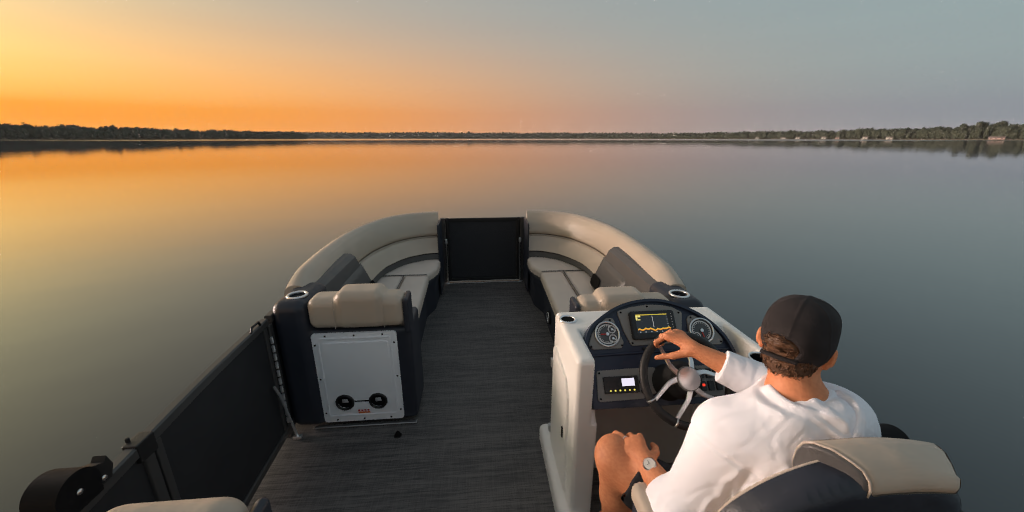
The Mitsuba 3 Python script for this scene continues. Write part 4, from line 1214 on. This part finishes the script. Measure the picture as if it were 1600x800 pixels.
# legs, resting on the footrest of the chair
HIP_L, HIP_R = V3(0.640, 0.72, 0.585), V3(0.800, 0.72, 0.585)
ANK_L, ANK_R = V3(0.455, 0.99, 0.27), V3(0.845, 1.09, 0.255)
for hip, knee, ank in ((HIP_L, KNEE_L, ANK_L), (HIP_R, KNEE_R, ANK_R)):
    fb.cone(hip, knee, 0.088, 0.058, k=0.04)
    fb.cone(knee + [0, 0.006, 0.0], knee * 0.66 + ank * 0.34 + [0, -0.022, 0], 0.056, 0.053, k=0.025)
    fb.cone(knee * 0.66 + ank * 0.34 + [0, -0.022, 0], ank, 0.053, 0.036, k=0.02)
    fb.ell(knee + [-0.004, 0.022, 0.016], np.eye(3), [0.042, 0.040, 0.044], k=0.03)
    fb.cone(ank + [0, -0.02, -0.055], ank + [0.01, 0.13, -0.066], 0.034, 0.026, k=0.03)
    fb.cone(ank, ank + [0, -0.01, -0.05], 0.036, 0.036, k=0.03)


def hand_on(H, elbow):
    w = np.array(H['wrist'])
    lo_i = np.floor((w - 0.13 - fb.lo) / fb.h).astype(int)
    f = Field(fb.lo + lo_i * fb.h, w + 0.20, fb.h)
    f.cone(w + (elbow - w) * 0.35, w, 0.036, 0.0255, k=0.02)
    out = hand(f, H)
    sl = tuple(slice(a_, min(a_ + m_, n_)) for a_, m_, n_ in zip(lo_i, f.n, fb.n))
    sub = f.F[tuple(slice(0, q.stop - q.start) for q in sl)]
    fb.F[sl] = np.minimum(fb.F[sl], sub)
    return out


kL = hand_on(HAND_L, EL_L)
kR = hand_on(HAND_R, EL_R)
body = fb.mesh(2)
put(person, 'body', body, 'skin', True)

# the shirt
fsH = Field([0.34, 0.50, 0.44], [1.10, 1.20, 1.16], 0.0042)
fsH.cone(V3(0.690, 0.695, 0.93), V3(0.662, 0.70, 0.57), 0.112, 0.122, k=0.06)
fsH.cone(V3(0.812, 0.695, 0.94), V3(0.782, 0.70, 0.57), 0.108, 0.118, k=0.06)
fsH.cone(SH_L + [0.0, -0.006, 0.0], V3(0.70, 0.70, 1.02), 0.072, 0.070, k=0.05)
fsH.cone(SH_R + [0.0, -0.006, 0.0], V3(0.81, 0.70, 1.02), 0.072, 0.070, k=0.05)
fsH.cone(V3(0.735, 0.712, 1.022), V3(0.775, 0.712, 1.022), 0.070, k=0.05)
fsH.cone(V3(0.752, 0.722, 1.03), V3(0.757, 0.735, 1.068), 0.073, 0.070, k=0.02)
CUF_L, CUF_R = EL_L + (WR_L - EL_L) * 0.52, V3(0.812, 1.078, 0.907)
fsH.cone(SH_L, EL_L, 0.074, 0.060, k=0.045)
fsH.cone(EL_L, CUF_L, 0.060, 0.052, k=0.03)
fsH.cone(SH_R, EL_R, 0.070, 0.067, k=0.045)
fsH.cone(EL_R, CUF_R, 0.068, 0.057, k=0.03)
# open sleeve ends
for c, e in ((CUF_L, EL_L), (CUF_R, EL_R)):
    t_ = (c - e) / np.linalg.norm(c - e)
    fsH.cut(lambda x, y, z, c=c, t_=t_: -((x - c[0]) * t_[0] + (y - c[1]) * t_[1] + (z - c[2]) * t_[2]), c - 0.075, c + 0.075)
# neck opening and collar
fsH.cut(lambda x, y, z: np.maximum(np.sqrt((x - 0.757) ** 2 + (y - 0.735) ** 2) - 0.053, 1.03 - z), [0.66, 0.62, 1.0], [0.86, 0.86, 1.16], 0.006)
fsH.cut(lambda x, y, z: 1.068 - z + 0 * x + 0 * y, [0.62, 0.60, 1.02], [0.90, 0.90, 1.16], 0.006)
col = [(0.757 + 0.0600 * math.cos(q), 0.735 + 0.0600 * math.sin(q), 1.060 - 0.010 * math.sin(q)) for q in np.arange(25) * np.pi / 12]
for p, q in zip(col[:-1], col[1:]):
    fsH.cone(p, q, 0.0105, k=0.010)


def on_back(x, z):
    """The point of the shirt's back at x and z."""
    i, k = int(round((x - fsH.lo[0]) / fsH.h)), int(round((z - fsH.lo[2]) / fsH.h))
    inside = np.nonzero(fsH.F[i, :, k] < 0)[0]
    return np.array([x, fsH.lo[1] + fsH.h * (inside[0] if len(inside) else 30), z])


# the hood lying on the back: two edges that run down from the collar, gathered cloth between them
def on_top(x, y):
    i, j = int(round((x - fsH.lo[0]) / fsH.h)), int(round((y - fsH.lo[1]) / fsH.h))
    inside = np.nonzero(fsH.F[i, j, :] < 0)[0]
    return np.array([x, y, fsH.lo[2] + fsH.h * inside[-1]])


def ridge(pts, r, k, lift=0.0):
    p = np.array([on_top(*q) + [0, 0, lift] for q in spline(np.array(pts), 22)])
    p[1:-1] = (p[:-2] + p[1:-1] + p[2:]) / 3
    return [(a_, b_, r, k) for a_, b_ in zip(p[:-1], p[1:])]


HOOD_L = [(0.680, 0.738), (0.676, 0.705), (0.686, 0.668), (0.718, 0.640), (0.760, 0.618), (0.790, 0.604)]
HOOD_R = [(0.836, 0.702), (0.841, 0.686), (0.838, 0.660), (0.822, 0.634), (0.800, 0.608)]
folds_ = ridge(HOOD_L, 0.010, 0.006) + ridge(HOOD_R, 0.010, 0.006)
folds_ += ridge([(0.712, 0.668), (0.757, 0.652), (0.806, 0.668)], 0.007, 0.014)
folds_ += ridge([(0.735, 0.646), (0.765, 0.636), (0.800, 0.650)], 0.006, 0.014)
folds_ += ridge([(0.740, 0.670), (0.748, 0.645), (0.770, 0.625)], 0.005, 0.014)
for a_, b_, r_, k_ in folds_:
    fsH.cone(a_, b_, r_, k=k_)
shirt = fsH.mesh(2)
v = shirt.vertices
# folds: soft drapes and finer creases on the back, loose gathers round the elbows
nrm = shirt.vertex_normals
fold = 0.006 * (meshkit.fbm(np.c_[v[:, 0] * 9 + v[:, 2] * 6, v[:, 1] * 8, v[:, 2] * 4.0 - v[:, 0] * 3], 2, 4) - 0.5)
w1 = meshkit.noise(v @ np.array([[0.77, 0, 0.64], [0, 1, 0], [-0.64, 0, 0.77]]) * [40, 30, 12] + 0.8 * meshkit.fbm(v * 9, 2, 47)[:, None], 47)
fold += 0.0012 * (np.clip(np.abs(2 * w1 - 1) * 3.5, 0, 1) - 0.5)
back = np.clip((0.745 - v[:, 1]) / 0.02, 0, 1)
LINES = [((0.628, 0.965), (0.655, 0.80), 9, 5.0), ((0.612, 0.93), (0.690, 0.76), 8, 4.5), ((0.600, 0.90), (0.640, 0.72), 10, 5.5), ((0.640, 0.99), (0.735, 0.84), 11, 5.0), ((0.665, 1.00), (0.775, 0.88), 9, 4.0),
         ((0.575, 0.88), (0.600, 0.70), 8, 4.5), ((0.560, 0.92), (0.545, 0.78), 9, 4.0), ((0.545, 0.86), (0.520, 0.72), 8, 4.5), ((0.585, 0.955), (0.580, 0.83), 8, 3.5), ((0.530, 0.80), (0.500, 0.70), 7, 3.5),
         ((0.860, 0.96), (0.830, 0.83), 10, 4.5), ((0.880, 0.93), (0.845, 0.78), 9, 4.5), ((0.845, 1.00), (0.790, 0.90), 9, 3.5), ((0.700, 0.80), (0.760, 0.66), 10, 4.0), ((0.650, 0.74), (0.720, 0.64), 9, 4.0), ((0.605, 0.76), (0.665, 0.66), 8, 4.0)]
lr = np.random.default_rng(5)
for (a_, b_, w_, amp_) in LINES:
    a_, b_ = np.array(a_), np.array(b_)
    ab, L_ = b_ - a_, np.linalg.norm(b_ - a_)
    d_ = ab / L_
    q = v[:, [0, 2]] - a_
    t_ = q @ d_ / L_
    bend = lr.uniform(-0.18, 0.18) * L_
    dist = q @ np.array([-d_[1], d_[0]]) - bend * 4 * t_ * (1 - t_) - 0.008 * (meshkit.noise(np.c_[t_ * 3, t_ * 0 + w_, t_ * 0], 3) - 0.5)
    along = np.clip(np.minimum(t_ + 0.02, 1.02 - t_) / 0.28, 0, 1)
    along = along * along * (3 - 2 * along)
    w_ = w_ * 0.001
    fold += 0.0014 * amp_ * along * back * (np.exp(-(dist / w_) ** 2) - 0.9 * np.exp(-((dist - 1.7 * w_) / (1.1 * w_)) ** 2))
hp_poly = sg.Polygon(np.vstack([spline(np.array(HOOD_L), 20), spline(np.array(HOOD_R[::-1]), 20)])).buffer(0)
sd = shapely.distance(shapely.points(v[:, :2]), hp_poly.exterior) * np.where(shapely.contains_xy(hp_poly, v[:, 0], v[:, 1]), 1, -1)
onhood = np.clip((v[:, 2] - 0.93) / 0.02, 0, 1)
fold += onhood * (0.0060 * np.clip((sd + 0.004) / 0.007, 0, 1) + 0.0030 * np.exp(-((sd - 0.003) / 0.006) ** 2))
for e, far in ((EL_L, SH_L), (EL_R, SH_R), (EL_L, CUF_L), (EL_R, CUF_R)):
    ax = (far - e) / np.linalg.norm(far - e)
    s1 = (v - e) @ ax
    rad = np.linalg.norm((v - e) - np.outer(s1, ax), axis=1)
    on = np.clip(1 - np.abs(rad - 0.06) / 0.03, 0, 1) * np.clip(1 - np.abs(s1 - 0.04) / 0.12, 0, 1)
    fold += on * 0.006 * (meshkit.fbm(np.c_[s1 * 52 + 2.2 * meshkit.noise(v * 12, 2), v[:, 0] * 7, v[:, 1] * 7], 2, 12) - 0.5)
for far, e in ((SH_L, EL_L), (SH_R, EL_R)):      # armhole seams
    ax = (e - far) / np.linalg.norm(e - far)
    s1 = (v - far) @ ax
    rad = np.linalg.norm((v - far) - np.outer(s1, ax), axis=1)
    fold -= 0.0028 * np.exp(-((s1 - 0.03) / 0.0045) ** 2) * np.clip((0.13 - rad) / 0.02, 0, 1)
shirt.vertices = v + nrm * fold[:, None]
put(person, 'shirt', shirt, 'shirt_cotton', True)

# shorts
fq = Field([0.40, 0.56, 0.44], [1.0, 1.02, 0.80], 0.006)
for hip, knee, e in ((HIP_L, KNEE_L, 0.80), (HIP_R, KNEE_R, 0.7)):
    end = hip + (knee - hip) * e
    fq.cone(hip, end, 0.104, 0.080, k=0.04)
    t_ = (knee - hip) / np.linalg.norm(knee - hip)
    fq.cut(lambda x, y, z, c=end, t_=t_: -((x - c[0]) * t_[0] + (y - c[1]) * t_[1] + (z - c[2]) * t_[2]), end - 0.11, end + 0.11)
sh_ = fq.mesh(2)
sh_.vertices += sh_.vertex_normals * (0.012 * (meshkit.fbm(sh_.vertices * 24, 2, 8) - 0.5))[:, None]
put(person, 'shorts', sh_, 'shorts_black', True)

# hair
fh = Field(HEAD - 0.14, HEAD + 0.14, 0.003)
loc = lambda x, y, z, A: ((x - HEAD[0]) * A[0] + (y - HEAD[1]) * A[1] + (z - HEAD[2]) * A[2]) / HS
he(fh, hp_(-0.004, 0, 0.012), [0.100, 0.0795, 0.094])
he(fh, hp_(-0.045, 0, -0.050), [0.052, 0.060, 0.050], 0.02)
fh.cut(lambda x, y, z: loc(x, y, z, udir) - 0.55 * loc(x, y, z, fdir) + 0.040, HEAD - 0.15, HEAD + 0.15, 0.01)
fh.cut(lambda x, y, z: 0.045 - loc(x, y, z, fdir), HEAD - 0.15, HEAD + 0.15, 0.01)
for a_, b_, c_, r_ in [(-0.098, -0.034, 0.012, 0.019), (-0.100, -0.014, 0.018, 0.021), (-0.098, 0.006, 0.010, 0.018), (-0.101, -0.022, 0.000, 0.017)]:
    he(fh, hp_(a_, b_, c_), [r_, r_, r_ * 0.9], 0.006)
hair = fh.mesh(1)
v = hair.vertices
wgt = np.clip(1.0 - (((v - HEAD) @ udir) / HS - 0.03) / 0.02, 0, 1)
hair.vertices = v + hair.vertex_normals * (0.006 * wgt * (meshkit.fbm(v * [80, 80, 50], 3, 6) - 0.5))[:, None]
hair_key = put(person, 'hair', hair, 'hair_brown', True)
hr = np.random.default_rng(12)
hv, hn = hair.vertices, hair.vertex_normals
lo_u = ((hv - HEAD) @ udir) / HS
front = ((hv - HEAD) @ fdir) / HS
pick = hr.choice(np.nonzero((front < 0.0) & (lo_u < 0.04))[0], 420, replace=False)
locks = []
for i_ in pick:
    n_ = hn[i_]
    sweep_ = -udir * hr.uniform(0.4, 1.0) + sdir * hr.uniform(-0.9, 0.5) if lo_u[i_] < -0.02 else sdir * hr.uniform(-1, 0.4) + udir * hr.uniform(-0.5, 0.7)
    t_ = sweep_ - n_ * (sweep_ @ n_)
    t_ /= np.linalg.norm(t_) + 1e-9
    L_ = hr.uniform(0.009, 0.017)
    P_ = np.array([hv[i_] - n_ * 0.001 + t_ * L_ * q + n_ * 0.0032 * math.sin(q * 2.6) for q in np.linspace(0, 1, 5)])
    locks.append(tube(P_, np.array([0.0012, 0.0013, 0.0011, 0.0008, 0.0003]), 4, n_))
lk = put(hair_key, 'hair_strands', cat(locks), 'hair_brown', True)
labels[lk] = {'kind': 'stuff'}

# cap, worn with its brim forward, an arched gap over the strap at the back
fcap = Field(HEAD - 0.17, HEAD + 0.17, 0.003)
he(fcap, hp_(-0.002, 0, 0.022), [0.110, 0.088, 0.098])
he(fcap, hp_(0.020, 0, 0.064), [0.078, 0.073, 0.060], 0.04)
fcap.cut(lambda x, y, z: loc(x, y, z, udir) + 0.034 - 0.16 * loc(x, y, z, fdir), HEAD - 0.17, HEAD + 0.17, 0.006)
fcap.cut(lambda x, y, z: np.maximum(np.sqrt(((loc(x, y, z, sdir) + 0.012) / 1.30) ** 2 + (loc(x, y, z, udir) + 0.000) ** 2) - 0.033, loc(x, y, z, fdir) + 0.05), HEAD - 0.17, HEAD + 0.17, 0.004)
capm = fcap.mesh(2)
v = capm.vertices - HEAD
th = np.arctan2(v @ sdir, v @ fdir)
seamw = np.min(np.abs(((th[:, None] - np.radians([0, 60, 120, 180, -60, -120])) + np.pi) % (2 * np.pi) - np.pi), axis=1) * np.hypot(v @ sdir, v @ fdir)
capm.vertices = capm.vertices + capm.vertex_normals * (0.0016 * np.exp(-(seamw / 0.004) ** 2) + 0.012 * (meshkit.fbm(capm.vertices * 13, 2, 3) - 0.5))[:, None]
cap = put(person, 'cap', capm, 'cap_cloth', True)
bt = np.linspace(-1, 1, 21)
rows = []
for q in np.linspace(0, 1, 8):
    rows.append([hp_(0.092 * math.sqrt(max(0, 1 - (0.80 * b) ** 2)) + q * 0.072 * math.sqrt(max(0, 1 - (0.92 * b) ** 2)), 0.078 * b, 0.002 - 0.022 * b * b * (0.5 + q) - 0.012 * q) for b in bt])
rows = np.array(rows)
top_, bot_ = rows + udir * 0.002, rows - udir * 0.002
loopv = np.concatenate([top_, bot_[:, ::-1]], axis=1)
put(cap, 'brim', grid_mesh(loopv, False, True), 'cap_cloth', 40)
put(cap, 'button', trimesh.creation.icosphere(2, 0.007, transform=trimesh.transformations.translation_matrix(hp_(0.012, 0, 0.124))), 'cap_cloth', True)
put(cap, 'strap', tube([hp_(-0.102 + 3.2 * (b + 0.014) ** 2, b, -0.030) for b in np.linspace(-0.056, 0.030, 11)], 0.0055, 8, udir), 'cap_cloth', True)

# wristwatch and ring
wdir = np.array(HAND_L['middle'][0]) - WR_L
wdir /= np.linalg.norm(wdir)
wc = WR_L - wdir * 0.018
upn = V3(-0.30, -0.45, 0.84); upn -= wdir * (upn @ wdir); upn /= np.linalg.norm(upn)
sw_ = np.cross(wdir, upn)
aa = np.arange(40) * 2 * np.pi / 40
rings_ = []
for q in np.linspace(-0.008, 0.008, 3):
    rings_.append(np.array([wc + wdir * q + 0.0285 * (upn * math.cos(t) + sw_ * math.sin(t)) for t in aa]))
inner_ = [r_ * 1.0 - (r_ - (wc + wdir * q)) * 0.10 for r_, q in zip(rings_[::-1], np.linspace(0.008, -0.008, 3))]
watch = put(person, 'wristwatch', grid_mesh(np.array(rings_ + inner_), True, False), 'strap_leather', 40)
Mw = np.eye(4); Mw[:3, 0], Mw[:3, 1], Mw[:3, 2], Mw[:3, 3] = wdir, np.cross(upn, wdir), upn, wc + upn * 0.0265
case = trimesh.creation.revolve(np.array([[0, 0], [0.0175, 0], [0.019, 0.002], [0.019, 0.006], [0.0165, 0.009], [0.0155, 0.0078], [0, 0.0078]]), sections=32)
case.apply_transform(Mw)
put(watch, 'case', case, 'steel', 40)
face = trimesh.creation.cylinder(0.0154, 0.0008, 32, transform=trimesh.transformations.translation_matrix([0, 0, 0.0083])); face.apply_transform(Mw)
put(watch, 'dial', face, 'watch_dial')
hands_ = cat(trimesh.creation.box([0.011, 0.0012, 0.0006], transform=trimesh.transformations.translation_matrix([0.005, 0, 0.0091])), trimesh.creation.box([0.0012, 0.008, 0.0006], transform=trimesh.transformations.translation_matrix([0, 0.0035, 0.0091])))
hands_.apply_transform(Mw)
put(watch, 'hand', hands_, 'black_plastic')
rk = kL['ring']
rd = (rk[1] - rk[0]) / np.linalg.norm(rk[1] - rk[0])
rcn = rk[0] * 0.55 + rk[1] * 0.45
e1 = np.cross(rd, [0, 0, 1.0]); e1 /= np.linalg.norm(e1); e2 = np.cross(e1, rd)
put(person, 'finger_ring', tube([rcn + 0.0098 * (e1 * math.cos(t) + e2 * math.sin(t)) for t in aa], 0.0018, 8, rd, True), 'steel', True)
# ---------------------------------------------------------------- the evening haze over the lake
scene['haze_air'] = {'type': 'homogeneous', 'albedo': {'type': 'rgb', 'value': [0.95, 0.95, 0.95]}, 'sigma_t': {'type': 'rgb', 'value': [HAZE, HAZE, HAZE]}, 'phase': {'type': 'isotropic'}}
scene['haze'] = {'type': 'cube', 'to_world': T().translate([0, 0, 29.0]).scale([2400, 2400, 31.5]), 'bsdf': {'type': 'null'}, 'interior': {'type': 'ref', 'id': 'haze_air'}}
labels['haze'] = {'kind': 'stuff', 'label': 'thin evening haze over the lake', 'category': 'haze'}
scene['camera']['medium'] = {'type': 'ref', 'id': 'haze_air'}
